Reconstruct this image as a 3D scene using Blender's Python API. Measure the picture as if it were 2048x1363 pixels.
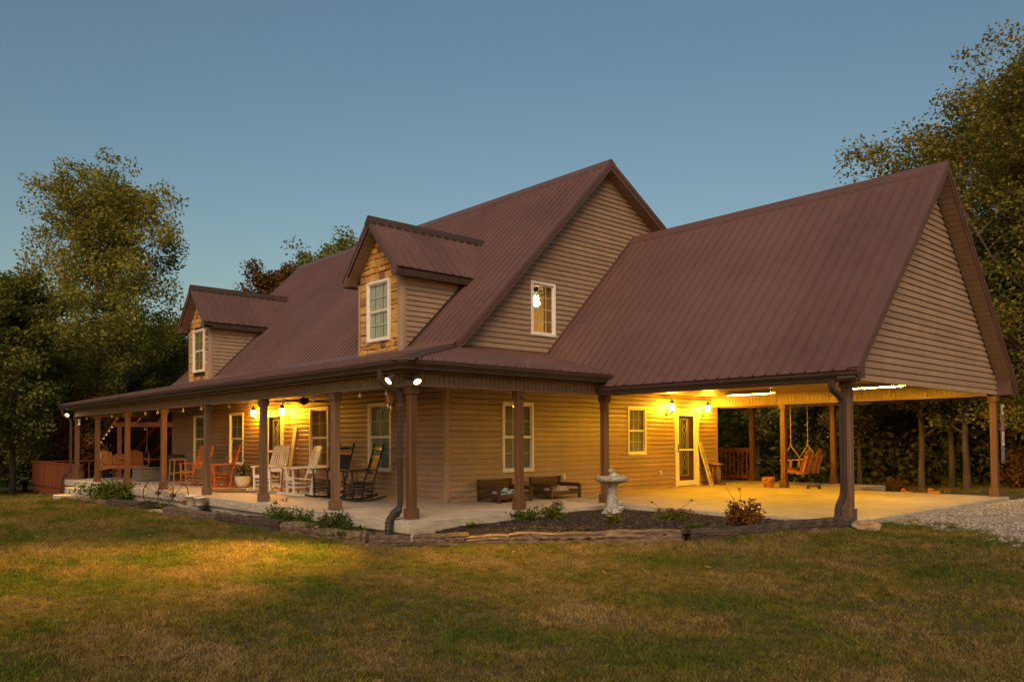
import bpy, math, random
import numpy as np
from mathutils import Vector, Matrix

for _o in list(bpy.data.objects):
    bpy.data.objects.remove(_o)
SC = bpy.context.scene
COL = SC.collection

# ---------------------------------------------------------------- camera
cam_d = bpy.data.cameras.new('camera')
cam = bpy.data.objects.new('camera', cam_d)
COL.objects.link(cam)
_F = Vector((-0.73616774, 0.67631036, 0.0257169))
_R = Vector((0.6764273, 0.73649132, -0.00516189))
_U = Vector((0.02243131, -0.01359559, 0.99965594))
cam.matrix_world = Matrix(((_R.x, _U.x, -_F.x, 12.7267), (_R.y, _U.y, -_F.y, -9.8757),
                           (_R.z, _U.z, -_F.z, 1.2636), (0, 0, 0, 1)))
cam_d.sensor_width = 36.0
cam_d.lens = 27.977
cam_d.shift_y = 0.07704
cam_d.clip_start = 0.1
cam_d.clip_end = 2000
SC.camera = cam
SC.render.resolution_x, SC.render.resolution_y = 1024, 681

# ---------------------------------------------------------------- dusk sky, afterglow, exposure
SUN_AZ = math.radians(140)      # afterglow behind the camera, a little to its left
SUN_EL = math.radians(3)
world = bpy.data.worlds.new('World')
SC.world = world
world.use_nodes = True
_nt = world.node_tree
_bg = _nt.nodes['Background']
_sky = _nt.nodes.new('ShaderNodeTexSky')
_sky.sky_type = 'NISHITA'
_sky.sun_disc = False
_sky.sun_elevation = SUN_EL
_sky.sun_rotation = SUN_AZ
_sky.altitude = 200
_sky.air_density = 1.0
_sky.dust_density = 1.0
_sky.ozone_density = 1.7
_nt.links.new(_sky.outputs[0], _bg.inputs[0])
_bg.inputs[1].default_value = 0.071
_sd = bpy.data.lights.new('sun', 'SUN')
_sd.energy = 0.96
_sd.angle = math.radians(40)
_sd.color = (1.0, 0.73, 0.52)
sun = bpy.data.objects.new('sun', _sd)
COL.objects.link(sun)
_el = math.radians(41)
_dir = Vector((math.sin(SUN_AZ) * math.cos(_el), math.cos(SUN_AZ) * math.cos(_el), math.sin(_el)))
sun.rotation_euler = _dir.to_track_quat('Z', 'Y').to_euler()
sun.location = _dir * 60
SC.view_settings.view_transform = 'Standard'
SC.view_settings.look = 'None'
SC.view_settings.gamma = 1.0
SC.view_settings.exposure = 1.62
SC.view_settings.use_curve_mapping = False
SC.render.engine = 'CYCLES'
SC.cycles.use_denoising = True
SC.cycles.max_bounces = 6
SC.cycles.diffuse_bounces = 3
SC.cycles.glossy_bounces = 3
SC.cycles.transmission_bounces = 4
SC.cycles.transparent_max_bounces = 6
SC.cycles.sample_clamp_indirect = 4.0
SC.cycles.caustics_reflective = False
SC.cycles.caustics_refractive = False

# ---------------------------------------------------------------- helpers
rnd = random.Random(7)


def S01(t):
    t = min(1.0, max(0.0, t))
    return t * t * (3 - 2 * t)


def gz(x, y):
    """height of the lawn"""
    z = -.38 + .30 * S01((y + 3.2) / 5.2) * S01((x - 1) / 5.5) - .055 * min(8, max(0.0, -x - 18.6))
    return z - .022 * max(0.0, -x - 8) * (1 if x > -60 else 0) - (.022 * 52 if x <= -60 else 0)


def tag(o, label=None, cat=None, group=None, kind=None):
    if label: o['label'] = label
    if cat: o['category'] = cat
    if group: o['group'] = group
    if kind: o['kind'] = kind
    return o


def empty(name, loc=(0, 0, 0), rz=0.0, label=None, cat=None, group=None):
    o = bpy.data.objects.new(name, None)
    o.empty_display_size = .2
    COL.objects.link(o)
    o.location = loc
    o.rotation_euler = (0, 0, rz)
    return tag(o, label, cat, group)


def link(name, me, parent=None, loc=None):
    o = bpy.data.objects.new(name, me)
    COL.objects.link(o)
    if parent is not None:
        o.parent = parent
    if loc is not None:
        o.location = loc
    return o


def copy_tree(o, parent=None):
    c = o.copy()
    COL.objects.link(c)
    c.parent = parent
    for ch in list(o.children):
        copy_tree(ch, c)
    return c


def fastmesh(name, verts, quads, mat=None, smooth=False):
    """verts (n,3), quads (m,k) arrays"""
    me = bpy.data.meshes.new(name)
    verts = np.asarray(verts, np.float32)
    quads = np.asarray(quads, np.int32)
    m, k = quads.shape
    me.vertices.add(len(verts))
    me.vertices.foreach_set('co', verts.ravel())
    me.loops.add(m * k)
    me.loops.foreach_set('vertex_index', quads.ravel())
    me.polygons.add(m)
    me.polygons.foreach_set('loop_start', np.arange(0, m * k, k, dtype=np.int32))
    try:
        me.polygons.foreach_set('loop_total', np.full(m, k, np.int32))
    except Exception:
        pass
    if smooth:
        me.polygons.foreach_set('use_smooth', np.ones(m, bool))
    me.update(calc_edges=True)
    if mat: me.materials.append(mat)
    return me


class MB:
    """collects shapes that become ONE mesh"""
    def __init__(s):
        s.v = []; s.f = []; s.sm = []

    def add(s, vs, fs, smooth=False):
        b = len(s.v)
        s.v += [tuple(v) for v in vs]
        for f in fs:
            s.f.append(tuple(i + b for i in f)); s.sm.append(smooth)
        return s

    def box(s, x0, x1, y0, y1, z0, z1):
        vs = [(x0, y0, z0), (x1, y0, z0), (x1, y1, z0), (x0, y1, z0), (x0, y0, z1), (x1, y0, z1), (x1, y1, z1), (x0, y1, z1)]
        return s.add(vs, [(3, 2, 1, 0), (4, 5, 6, 7), (0, 1, 5, 4), (1, 2, 6, 5), (2, 3, 7, 6), (3, 0, 4, 7)])

    def cbox(s, c, d):
        return s.box(c[0] - d[0] / 2, c[0] + d[0] / 2, c[1] - d[1] / 2, c[1] + d[1] / 2, c[2] - d[2] / 2, c[2] + d[2] / 2)

    def bar(s, p, q, w, h, up=(0, 0, 1), w2=None, h2=None):
        """rectangular bar from p to q, w across, h along up"""
        p = Vector(p); q = Vector(q); d = (q - p).normalized(); u = Vector(up)
        a = d.cross(u)
        if a.length < 1e-4: a = d.cross(Vector((1, 0, 0)))
        a.normalize(); u = a.cross(d).normalized()
        vs = []
        for pt, ww, hh in ((p, w, h), (q, w2 or w, h2 or h)):
            vs += [pt - a * ww / 2 - u * hh / 2, pt + a * ww / 2 - u * hh / 2, pt + a * ww / 2 + u * hh / 2, pt - a * ww / 2 + u * hh / 2]
        return s.add(vs, [(3, 2, 1, 0), (4, 5, 6, 7), (0, 1, 5, 4), (1, 2, 6, 5), (2, 3, 7, 6), (3, 0, 4, 7)])

    def tube(s, pts, r, n=8, r1=None, cap=True, smooth=True):
        pts = [Vector(p) for p in pts]
        m = len(pts)
        rs = r if isinstance(r, (list, tuple)) else [r + ((r1 if r1 is not None else r) - r) * i / max(1, m - 1) for i in range(m)]
        vs = []; fs = []
        ref = None
        for i, p in enumerate(pts):
            d = (pts[min(i + 1, m - 1)] - pts[max(i - 1, 0)]).normalized()
            if ref is None:
                ref = d.cross(Vector((0, 0, 1)))
                if ref.length < 1e-3: ref = d.cross(Vector((1, 0, 0)))
                ref.normalize()
            else:
                ref = (ref - d * ref.dot(d)).normalized()
            b = d.cross(ref)
            for k in range(n):
                t = 2 * math.pi * k / n
                vs.append(p + (ref * math.cos(t) + b * math.sin(t)) * rs[i])
        for i in range(m - 1):
            for k in range(n):
                k2 = (k + 1) % n
                fs.append((i * n + k, i * n + k2, (i + 1) * n + k2, (i + 1) * n + k))
        b0 = len(s.v)
        s.add(vs, fs, smooth)
        if cap:
            s.f.append(tuple(b0 + k for k in reversed(range(n)))); s.sm.append(False)
            s.f.append(tuple(b0 + (m - 1) * n + k for k in range(n))); s.sm.append(False)
        return s

    def lathe(s, prof, n=16, c=(0, 0, 0), jitter=0, smooth=True, seed=1, close=True):
        r_ = random.Random(seed)
        vs = []; fs = []
        for (r, z) in prof:
            for k in range(n):
                t = 2 * math.pi * k / n
                rr = r * (1 + r_.uniform(-jitter, jitter))
                vs.append((c[0] + rr * math.cos(t), c[1] + rr * math.sin(t), c[2] + z))
        m = len(prof)
        for i in range(m - 1):
            for k in range(n):
                k2 = (k + 1) % n
                fs.append((i * n + k, i * n + k2, (i + 1) * n + k2, (i + 1) * n + k))
        if close:
            fs.append(tuple(reversed(range(n)))); fs.append(tuple((m - 1) * n + k for k in range(n)))
        return s.add(vs, fs, smooth)

    def prism(s, poly, o, a, b, n, t):
        """polygon [(u,v)] in plane o+u*a+v*b, thickened by t along n (from 0 to t)"""
        o = Vector(o); a = Vector(a); b = Vector(b); n = Vector(n)
        k = len(poly)
        lo = [o + a * u + b * v for u, v in poly]
        hi = [p + n * t for p in lo]
        fs = [tuple(reversed(range(k))), tuple(range(k, 2 * k))]
        for i in range(k):
            j = (i + 1) % k
            fs.append((i, j, k + j, k + i))
        return s.add(lo + hi, fs)

    def ball(s, c, r, n=10, m=6, sc=(1, 1, 1)):
        prof = []
        vs = [(c[0], c[1], c[2] - r * sc[2])]
        for i in range(1, m):
            t = math.pi * i / m - math.pi / 2
            for k in range(n):
                p = 2 * math.pi * k / n
                vs.append((c[0] + r * sc[0] * math.cos(t) * math.cos(p), c[1] + r * sc[1] * math.cos(t) * math.sin(p), c[2] + r * sc[2] * math.sin(t)))
        vs.append((c[0], c[1], c[2] + r * sc[2]))
        fs = []
        for k in range(n):
            k2 = (k + 1) % n
            fs.append((0, 1 + k2, 1 + k)); e = 1 + (m - 2) * n
            fs.append((len(vs) - 1, e + k, e + k2))
            for i in range(m - 2):
                fs.append((1 + i * n + k, 1 + i * n + k2, 1 + (i + 1) * n + k2, 1 + (i + 1) * n + k))
        return s.add(vs, fs, True)

    def mesh(s, name, mat=None):
        me = bpy.data.meshes.new(name)
        me.from_pydata(s.v, [], s.f)
        me.polygons.foreach_set('use_smooth', s.sm)
        if mat: me.materials.append(mat)
        me.update()
        return me

    def build(s, name, mat=None, parent=None, loc=None, bevel=0, label=None):
        o = link(name, s.mesh(name, mat), parent, loc)
        if bevel:
            md = o.modifiers.new('bevel', 'BEVEL'); md.width = bevel; md.segments = 1; md.limit_method = 'ANGLE'
        if label: o['label'] = label
        return o


def clip_poly(poly, f):
    """keep the part of a convex polygon where f(p) >= 0"""
    out = []
    for i, p in enumerate(poly):
        q = poly[(i + 1) % len(poly)]
        a, b = f(p), f(q)
        if a >= 0: out.append(p)
        if (a > 0 > b) or (a < 0 < b):
            t = a / (a - b)
            out.append((p[0] + (q[0] - p[0]) * t, p[1] + (q[1] - p[1]) * t))
    return out


# ---------------------------------------------------------------- materials
def _n(nt, kind, **kw):
    n = nt.nodes.new(kind)
    for k, v in kw.items():
        setattr(n, k, v)
    return n


def new_mat(name):
    m = bpy.data.materials.new(name)
    m.use_nodes = True
    nt = m.node_tree
    return m, nt, nt.nodes['Principled BSDF'], nt.nodes['Material Output']


def ramp(nt, fac, stops):
    r = _n(nt, 'ShaderNodeValToRGB')
    els = r.color_ramp.elements
    while len(els) < len(stops): els.new(.5)
    for e, (p, c) in zip(els, stops):
        e.position = p; e.color = (c[0], c[1], c[2], 1)
    nt.links.new(fac, r.inputs[0])
    return r.outputs[0]


def scaled_pos(nt, sc):
    g = _n(nt, 'ShaderNodeNewGeometry')
    m = _n(nt, 'ShaderNodeVectorMath', operation='MULTIPLY')
    m.inputs[1].default_value = sc
    nt.links.new(g.outputs['Position'], m.inputs[0])
    return m.outputs[0]


def noise(nt, vec, scale=1, detail=4, rough=.55):
    t = _n(nt, 'ShaderNodeTexNoise')
    t.inputs['Scale'].default_value = scale
    t.inputs['Detail'].default_value = detail
    t.inputs['Roughness'].default_value = rough
    if vec is not None: nt.links.new(vec, t.inputs['Vector'])
    return t.outputs[0]


def bump(nt, bsdf, h, strength=.3, dist=.01):
    b = _n(nt, 'ShaderNodeBump')
    b.inputs['Strength'].default_value = strength
    b.inputs['Distance'].default_value = dist
    nt.links.new(h, b.inputs['Height'])
    nt.links.new(b.outputs[0], bsdf.inputs['Normal'])


def mixc(nt, fac, a, b, mode='MIX'):
    m = _n(nt, 'ShaderNodeMix', data_type='RGBA', blend_type=mode)
    for sock, v in ((m.inputs[0], fac), (m.inputs[6], a), (m.inputs[7], b)):
        if isinstance(v, bpy.types.NodeSocket): nt.links.new(v, sock)
        elif isinstance(v, (int, float)): sock.default_value = v
        else: sock.default_value = (v[0], v[1], v[2], 1)
    return m.outputs[2]


def surf(name, c1, c2, sc=(3, 3, 3), rough=.6, bs=0, bscale=(40, 40, 40), bdist=.01, metallic=0, fine=None, spec=None, contrast=(.3, .7), rnd_amt=0.0, coat=0):
    """two-tone noisy surface with fine relief; sc stretches the pattern (grain)"""
    m, nt, b, out = new_mat(name)
    f = noise(nt, scaled_pos(nt, sc), 1, 5, .6)
    c = ramp(nt, f, [(contrast[0], c1), (contrast[1], c2)])
    if fine:
        f2 = noise(nt, scaled_pos(nt, fine[0]), 1, 3, .6)
        c = mixc(nt, ramp(nt, f2, [(.45, (0, 0, 0)), (.7, (1, 1, 1))]), c, fine[1])
    if rnd_amt:
        oi = _n(nt, 'ShaderNodeObjectInfo')
        mr = _n(nt, 'ShaderNodeMapRange')
        mr.inputs[3].default_value = 1 - rnd_amt; mr.inputs[4].default_value = 1 + rnd_amt
        nt.links.new(oi.outputs['Random'], mr.inputs[0])
        vm = _n(nt, 'ShaderNodeVectorMath', operation='SCALE')
        nt.links.new(c, vm.inputs[0]); nt.links.new(mr.outputs[0], vm.inputs['Scale'])
        c = vm.outputs[0]
    nt.links.new(c, b.inputs['Base Color'])
    b.inputs['Roughness'].default_value = rough
    b.inputs['Metallic'].default_value = metallic
    if spec is not None: b.inputs['Specular IOR Level'].default_value = spec
    if coat: b.inputs['Coat Weight'].default_value = coat
    if bs:
        bump(nt, b, noise(nt, scaled_pos(nt, bscale), 1, 4, .6), bs, bdist)
    return m


def emit(name, col, strength):
    m, nt, b, out = new_mat(name)
    nt.nodes.remove(b)
    e = _n(nt, 'ShaderNodeEmission')
    e.inputs[0].default_value = (*col, 1); e.inputs[1].default_value = strength
    nt.links.new(e.outputs[0], out.inputs[0])
    return m


def leafmat(name, stops, patch=None, trans=.35):
    """leaf colours vary leaf by leaf and clump by clump"""
    m, nt, b, out = new_mat(name)
    nt.nodes.remove(b)
    g = _n(nt, 'ShaderNodeNewGeometry')
    nz = noise(nt, scaled_pos(nt, (.35, .35, .35)), 1, 3, .6)
    add = _n(nt, 'ShaderNodeMath', operation='MULTIPLY_ADD')
    nt.links.new(g.outputs['Random Per Island'], add.inputs[0])
    add.inputs[1].default_value = .55
    sub = _n(nt, 'ShaderNodeMath', operation='MULTIPLY_ADD')
    nt.links.new(nz, sub.inputs[0]); sub.inputs[1].default_value = 1.3; sub.inputs[2].default_value = -.43
    nt.links.new(sub.outputs[0], add.inputs[2])
    c = ramp(nt, add.outputs[0], stops)
    d = _n(nt, 'ShaderNodeBsdfDiffuse'); t = _n(nt, 'ShaderNodeBsdfTranslucent')
    nt.links.new(c, d.inputs[0]); nt.links.new(c, t.inputs[0])
    mx = _n(nt, 'ShaderNodeMixShader'); mx.inputs[0].default_value = trans
    nt.links.new(d.outputs[0], mx.inputs[1]); nt.links.new(t.outputs[0], mx.inputs[2])
    nt.links.new(mx.outputs[0], out.inputs[0])
    return m


M = {}
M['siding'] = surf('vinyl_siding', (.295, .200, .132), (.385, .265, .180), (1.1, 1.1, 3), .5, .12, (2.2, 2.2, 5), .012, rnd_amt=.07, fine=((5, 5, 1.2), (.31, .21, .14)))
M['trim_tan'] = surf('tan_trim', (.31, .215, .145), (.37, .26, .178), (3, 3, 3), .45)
M['roof'] = surf('brown_roof_metal', (.104, .054, .046), (.145, .076, .064), (.7, .7, .7), .33, .10, (2.5, 2.5, 2.5), .01, fine=((3, 14, 3), (.128, .072, .062)), rnd_amt=.07)
M['bronze'] = surf('bronze_trim', (.045, .029, .021), (.062, .040, .030), (2, 2, 2), .55, spec=.3)
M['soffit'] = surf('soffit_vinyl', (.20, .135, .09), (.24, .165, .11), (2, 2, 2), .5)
M['core'] = surf('wall_core', (.10, .07, .05), (.12, .08, .06), (2, 2, 2), .8)
M['post'] = surf('stained_post', (.070, .032, .013), (.145, .068, .026), (14, 14, .9), .62, .35, (60, 60, 4), .004, fine=((55, 55, 2.2), (.10, .035, .012)), rnd_amt=.1)
M['post_grey'] = surf('weathered_post', (.085, .045, .024), (.21, .13, .078), (14, 14, .8), .75, .45, (60, 60, 4), .005, fine=((50, 50, 1.6), (.12, .055, .025)), rnd_amt=.1)
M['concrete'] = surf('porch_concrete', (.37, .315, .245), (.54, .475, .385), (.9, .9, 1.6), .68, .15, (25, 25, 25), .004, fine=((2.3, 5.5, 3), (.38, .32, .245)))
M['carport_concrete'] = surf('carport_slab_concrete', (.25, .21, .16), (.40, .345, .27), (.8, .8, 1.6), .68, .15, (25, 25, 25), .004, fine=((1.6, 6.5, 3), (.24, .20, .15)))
M['founda'] = surf('concrete_edge', (.36, .32, .25), (.50, .45, .36), (1.0, 1.0, 5), .8, .2, (30, 30, 30), .006, fine=((3, 3, 22), (.27, .225, .165)))
M['white'] = surf('white_vinyl', (.72, .68, .60), (.80, .76, .69), (6, 6, 6), .4)
M['white_paint'] = surf('white_chair_paint', (.74, .70, .62), (.84, .81, .74), (9, 9, 9), .5, .1, (50, 50, 50), .003)
M['black_paint'] = surf('black_chair_paint', (.012, .011, .012), (.022, .020, .020), (9, 9, 9), .6)
M['orange_wood'] = surf('honey_wood', (.30, .095, .015), (.44, .16, .028), (8, 8, 8), .4, .1, (70, 70, 70), .002, coat=.3)
M['red_wood'] = surf('red_stained_wood', (.13, .034, .013), (.215, .062, .022), (12, 12, 3), .55, .25, (70, 70, 12), .004, rnd_amt=.14)
M['pine'] = surf('pine_boards', (.36, .19, .075), (.46, .26, .11), (16, 16, 16), .55, .1, (60, 60, 60), .002)
M['swing_wood'] = surf('swing_wood', (.23, .085, .024), (.36, .15, .045), (14, 14, 5), .6, .2, (60, 60, 20), .003, rnd_amt=.12)
M['dark_wood'] = surf('dark_stained_wood', (.045, .020, .010), (.075, .034, .017), (14, 14, 14), .5, .1, (60, 60, 60), .002)
M['iron'] = surf('rusted_iron', (.035, .020, .014), (.075, .036, .022), (12, 12, 12), .7, .3, (90, 90, 90), .003)
M['black_iron'] = surf('black_iron', (.012, .010, .009), (.020, .017, .015), (10, 10, 10), .5)
M['plastic_black'] = surf('black_plastic_pipe', (.020, .018, .018), (.032, .028, .028), (9, 9, 9), .5)
M['timber'] = surf('railroad_tie', (.060, .038, .026), (.20, .135, .095), (9, 9, 14), .9, .8, (26, 26, 60), .02, fine=((11, 11, 60), (.035, .022, .015)), contrast=(.32, .68))
M['timber_dark'] = surf('dark_railroad_tie', (.030, .020, .015), (.105, .070, .050), (9, 9, 14), .9, .8, (26, 26, 60), .02, fine=((11, 11, 60), (.016, .011, .009)), contrast=(.32, .68))
M['timber_tan'] = surf('bleached_railroad_tie', (.085, .055, .034), (.27, .185, .115), (7, 7, 18), .9, .8, (26, 26, 60), .02, fine=((9, 9, 55), (.07, .042, .022)), contrast=(.3, .7))
M['mulch'] = surf('mulch_bed', (.010, .007, .005), (.040, .024, .015), (22, 22, 22), .95, 1.0, (45, 45, 45), .03)
M['chip'] = surf('mulch_chip', (.012, .008, .006), (.060, .033, .020), (30, 30, 30), .9)
M['cast'] = surf('cast_stone', (.27, .245, .215), (.56, .53, .48), (11, 11, 11), .9, .8, (70, 70, 70), .012, fine=((38, 38, 26), (.15, .13, .11)))
M['terracotta'] = surf('terracotta', (.36, .10, .035), (.46, .15, .055), (12, 12, 12), .75)
M['white_pot'] = surf('white_glazed_pot', (.60, .54, .44), (.74, .68, .57), (9, 9, 9), .45)
M['wicker_grey'] = surf('grey_wicker', (.10, .088, .072), (.19, .165, .135), (40, 40, 14), .8, .5, (60, 60, 90), .006)
M['wicker_dark'] = surf('dark_wicker', (.018, .017, .016), (.038, .035, .032), (40, 40, 14), .7, .5, (60, 60, 90), .006)
M['rope'] = surf('swing_rope', (.42, .30, .16), (.55, .40, .22), (60, 60, 60), .9)
M['chain'] = surf('steel_chain', (.38, .34, .28), (.5, .45, .38), (60, 60, 60), .4, metallic=.8)
M['blue_cloth'] = surf('blue_patterned_blanket', (.02, .10, .26), (.62, .64, .62), (9, 9, 9), .9, .5, (40, 40, 40), .01, fine=((7, 7, 7), (.12, .30, .10)), contrast=(.46, .54))
M['tan_cloth'] = surf('tan_blanket', (.30, .235, .155), (.50, .41, .29), (14, 14, 14), .95, .6, (40, 40, 40), .012, fine=((20, 20, 20), (.17, .12, .07)))
M['curtain'] = surf('curtain_cloth', (.46, .42, .30), (.62, .58, .44), (10, 10, 1.5), .9, .2, (60, 60, 8), .004)
M['curtain_dim'] = surf('grey_blind', (.22, .21, .16), (.32, .30, .235), (8, 8, 2), .8)
M['glow_gold'] = surf('gold_curtain', (.34, .17, .035), (.46, .25, .06), (14, 14, 1.2), .9)
M['bark'] = surf('tree_bark', (.075, .052, .036), (.165, .12, .085), (8, 8, 1.6), .95, .9, (16, 16, 3), .04)
M['bark_pale'] = surf('pale_bark', (.14, .105, .075), (.27, .21, .155), (8, 8, 1.6), .95, .9, (16, 16, 3), .04)
M['bark_dark'] = surf('dark_bark', (.05, .036, .026), (.115, .085, .062), (8, 8, 1.6), .95, .9, (16, 16, 3), .04)
M['rock'] = surf('lichen_rock', (.20, .17, .13), (.34, .30, .24), (9, 9, 9), .9, .6, (30, 30, 30), .02, fine=((7, 7, 7), (.42, .20, .05)))
M['brass'] = surf('aged_brass', (.30, .19, .06), (.42, .27, .09), (12, 12, 12), .35, metallic=.9)
M['door_wood'] = surf('inner_door_wood', (.12, .042, .016), (.19, .07, .026), (14, 14, 1), .45)
M['rug'] = surf('braided_rug', (.05, .035, .025), (.20, .15, .10), (30, 30, 30), .95, .6, (50, 50, 50), .01)
M['paper_white'] = surf('painted_board', (.62, .55, .42), (.80, .74, .60), (14, 14, 5), .8, fine=((26, 26, 7), (.50, .41, .28)))
M['ink'] = surf('black_lettering', (.012, .010, .009), (.02, .018, .016), (9, 9, 9), .7)
M['galv'] = surf('painted_metal_white', (.56, .53, .47), (.66, .62, .55), (9, 9, 9), .4)
# lamps
WARM = (1.0, .50, .11)
M['lantern'] = emit('lit_lantern_glass', (1.0, .42, .015), 270)
M['tube'] = emit('lit_tube', (1.0, .50, .018), 265)
M['flood'] = emit('lit_flood_face', (1.0, .72, .36), 3.2)
M['globe'] = emit('lit_room_globe', (1.0, .80, .42), 22)
M['bulb_off'] = surf('clear_bulb', (.60, .60, .58), (.72, .72, .70), (9, 9, 9), .15)
# glass
_m, _t, _b, _o2 = new_mat('window_glass')
_t.nodes.remove(_b)
_lw = _n(_t, 'ShaderNodeLayerWeight'); _pw = _n(_t, 'ShaderNodeMath', operation='POWER'); _pw.inputs[1].default_value = 4.0
_t.links.new(_lw.outputs['Facing'], _pw.inputs[0])
_fr = _n(_t, 'ShaderNodeMath', operation='MULTIPLY_ADD'); _fr.inputs[1].default_value = .9; _fr.inputs[2].default_value = .03
_t.links.new(_pw.outputs[0], _fr.inputs[0])
_gl = _n(_t, 'ShaderNodeBsdfGlossy'); _gl.inputs['Roughness'].default_value = .02
_tr = _n(_t, 'ShaderNodeBsdfTransparent'); _tr.inputs[0].default_value = (.90, .93, .90, 1)
_mx = _n(_t, 'ShaderNodeMixShader')
_t.links.new(_fr.outputs[0], _mx.inputs[0]); _t.links.new(_tr.outputs[0], _mx.inputs[1]); _t.links.new(_gl.outputs[0], _mx.inputs[2])
_t.links.new(_mx.outputs[0], _o2.inputs[0])
M['glass'] = _m
# stones: colour differs stone by stone
_m, _t, _b, _o2 = new_mat('ashlar_stone')
_oi = _n(_t, 'ShaderNodeObjectInfo')
_c = ramp(_t, _oi.outputs['Random'], [(0, (.58, .30, .06)), (.18, (.66, .40, .10)), (.40, (.50, .23, .045)), (.62, (.62, .41, .13)), (.80, (.40, .17, .045)), (.90, (.17, .06, .03)), (1, (.52, .32, .12))])
_nz = noise(_t, scaled_pos(_t, (16, 16, 16)), 1, 5, .65)
_c = mixc(_t, ramp(_t, _nz, [(.35, (0, 0, 0)), (.75, (.6, .6, .6))]), _c, (.34, .16, .045))
_t.links.new(_c, _b.inputs['Base Color']); _b.inputs['Roughness'].default_value = .9
bump(_t, _b, noise(_t, scaled_pos(_t, (30, 30, 30)), 1, 5, .65), .7, .02)
M['stone'] = _m
M['mortar'] = surf('stone_joint', (.05, .03, .018), (.085, .052, .03), (20, 20, 20), .95)

# ================================================================ ground
def grid_mesh(name, xs, ys, zf, mat, keep=None):
    nx, ny = len(xs), len(ys)
    V = [(x, y, zf(x, y)) for y in ys for x in xs]
    Fq = []
    for j in range(ny - 1):
        for i in range(nx - 1):
            cx, cy = (xs[i] + xs[i + 1]) / 2, (ys[j] + ys[j + 1]) / 2
            if keep is None or keep(cx, cy):
                Fq.append((j * nx + i, j * nx + i + 1, (j + 1) * nx + i + 1, (j + 1) * nx + i))
    me = bpy.data.meshes.new(name)
    me.from_pydata(V, [], Fq)
    me.polygons.foreach_set('use_smooth', [True] * len(Fq))
    me.materials.append(mat)
    me.update()
    return me


def lawn_z(x, y):
    z = gz(x, y) + .022 * math.sin(x * 1.3 + 1.1 * math.sin(y * .9)) * math.sin(y * 1.1 + .4)
    if x < -19 or y > 14:
        z -= .0
    if x > 7 and y > 2:
        z -= .02
    return z


_m, _t, _b, _o2 = new_mat('lawn_soil')
_p = scaled_pos(_t, (1, 1, 1))
_big = noise(_t, scaled_pos(_t, (.55, .8, 1)), 1, 4, .6)
_c = ramp(_t, _big, [(.30, (.040, .040, .010)), (.48, (.062, .050, .014)), (.62, (.095, .066, .022)), (.75, (.075, .066, .017))])
_fn = noise(_t, scaled_pos(_t, (28, 28, 28)), 1, 4, .7)
_c = mixc(_t, ramp(_t, _fn, [(.35, (0, 0, 0)), (.7, (.85, .85, .85))]), _c, (.030, .021, .007))
_t.links.new(_c, _b.inputs['Base Color']); _b.inputs['Roughness'].default_value = .95
bump(_t, _b, _fn, .9, .03)
M['soil'] = _m
_xs = [-400, -250, -150, -100, -75] + [-60 + i * 1.5 for i in range(18)] + [-33 + i * .4 for i in range(140)] + [24, 30, 45, 80, 150, 300, 420]
_ys = [-300, -150, -80, -50, -32, -24] + [-18 + i * .4 for i in range(58)] + [6, 8, 10, 12, 15, 20, 30, 50, 80, 140, 250, 400]
tag(link('lawn', grid_mesh('lawn', _xs, _ys, lawn_z, M['soil'])), kind='structure')


def gravel_edge(x):
    """y of the lawn side of the driveway at x"""
    return 4.6 - 1.0 * (x - 6.2) + .22 * math.sin(x * 3.1) + .12 * math.sin(x * 7.3)


M['gravel'] = surf('driveway_gravel', (.15, .13, .11), (.34, .31, .27), (24, 24, 24), .95, .9, (34, 34, 34), .03, fine=((9, 9, 9), (.10, .085, .065)))


def gravel_z(x, y):
    d = y - gravel_edge(x)
    return gz(x, y) - .035 + .05 * S01(d / .5) + .012 * math.sin(5 * x) * math.sin(4 * y)


_gx = [7.4 + i * .22 for i in range(100)]
_gy = [-16 + i * .25 for i in range(124)]
tag(link('driveway', grid_mesh('driveway', _gx, _gy, gravel_z, M['gravel'], lambda x, y: y > gravel_edge(x) - .25 and (x > 7.34 or y < 2.2))), kind='structure')

# ---- concrete floors with a proud edge band above a set-back footing
def slab(name, poly, top=0.0, band=.19, foot=-1.0, inset=.07, label=None, footy=None):
    fy = inset if footy is None else footy
    mb = MB()
    n = len(poly)
    mb.prism(poly, (0, 0, top - band), (1, 0, 0), (0, 1, 0), (0, 0, 1), band)
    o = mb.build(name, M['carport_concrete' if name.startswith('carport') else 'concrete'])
    o.data.materials.append(M['founda'])
    for p in o.data.polygons:
        if abs(p.normal.z) < .5: p.material_index = 1
    md = o.modifiers.new('bevel', 'BEVEL'); md.width = .012; md.segments = 2; md.limit_method = 'ANGLE'
    cx = sum(p[0] for p in poly) / n; cy = sum(p[1] for p in poly) / n
    xs = [p[0] for p in poly]; ys = [p[1] for p in poly]
    f = MB(); f.prism([(x + (inset if x < cx else -inset), y + (fy if y < cy else -fy)) for x, y in poly], (0, 0, foot), (1, 0, 0), (0, 1, 0), (0, 0, 1), top - band - foot + .004)
    f.build('footing', M['founda'], o)
    tag(o, kind='structure')
    return o


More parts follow.
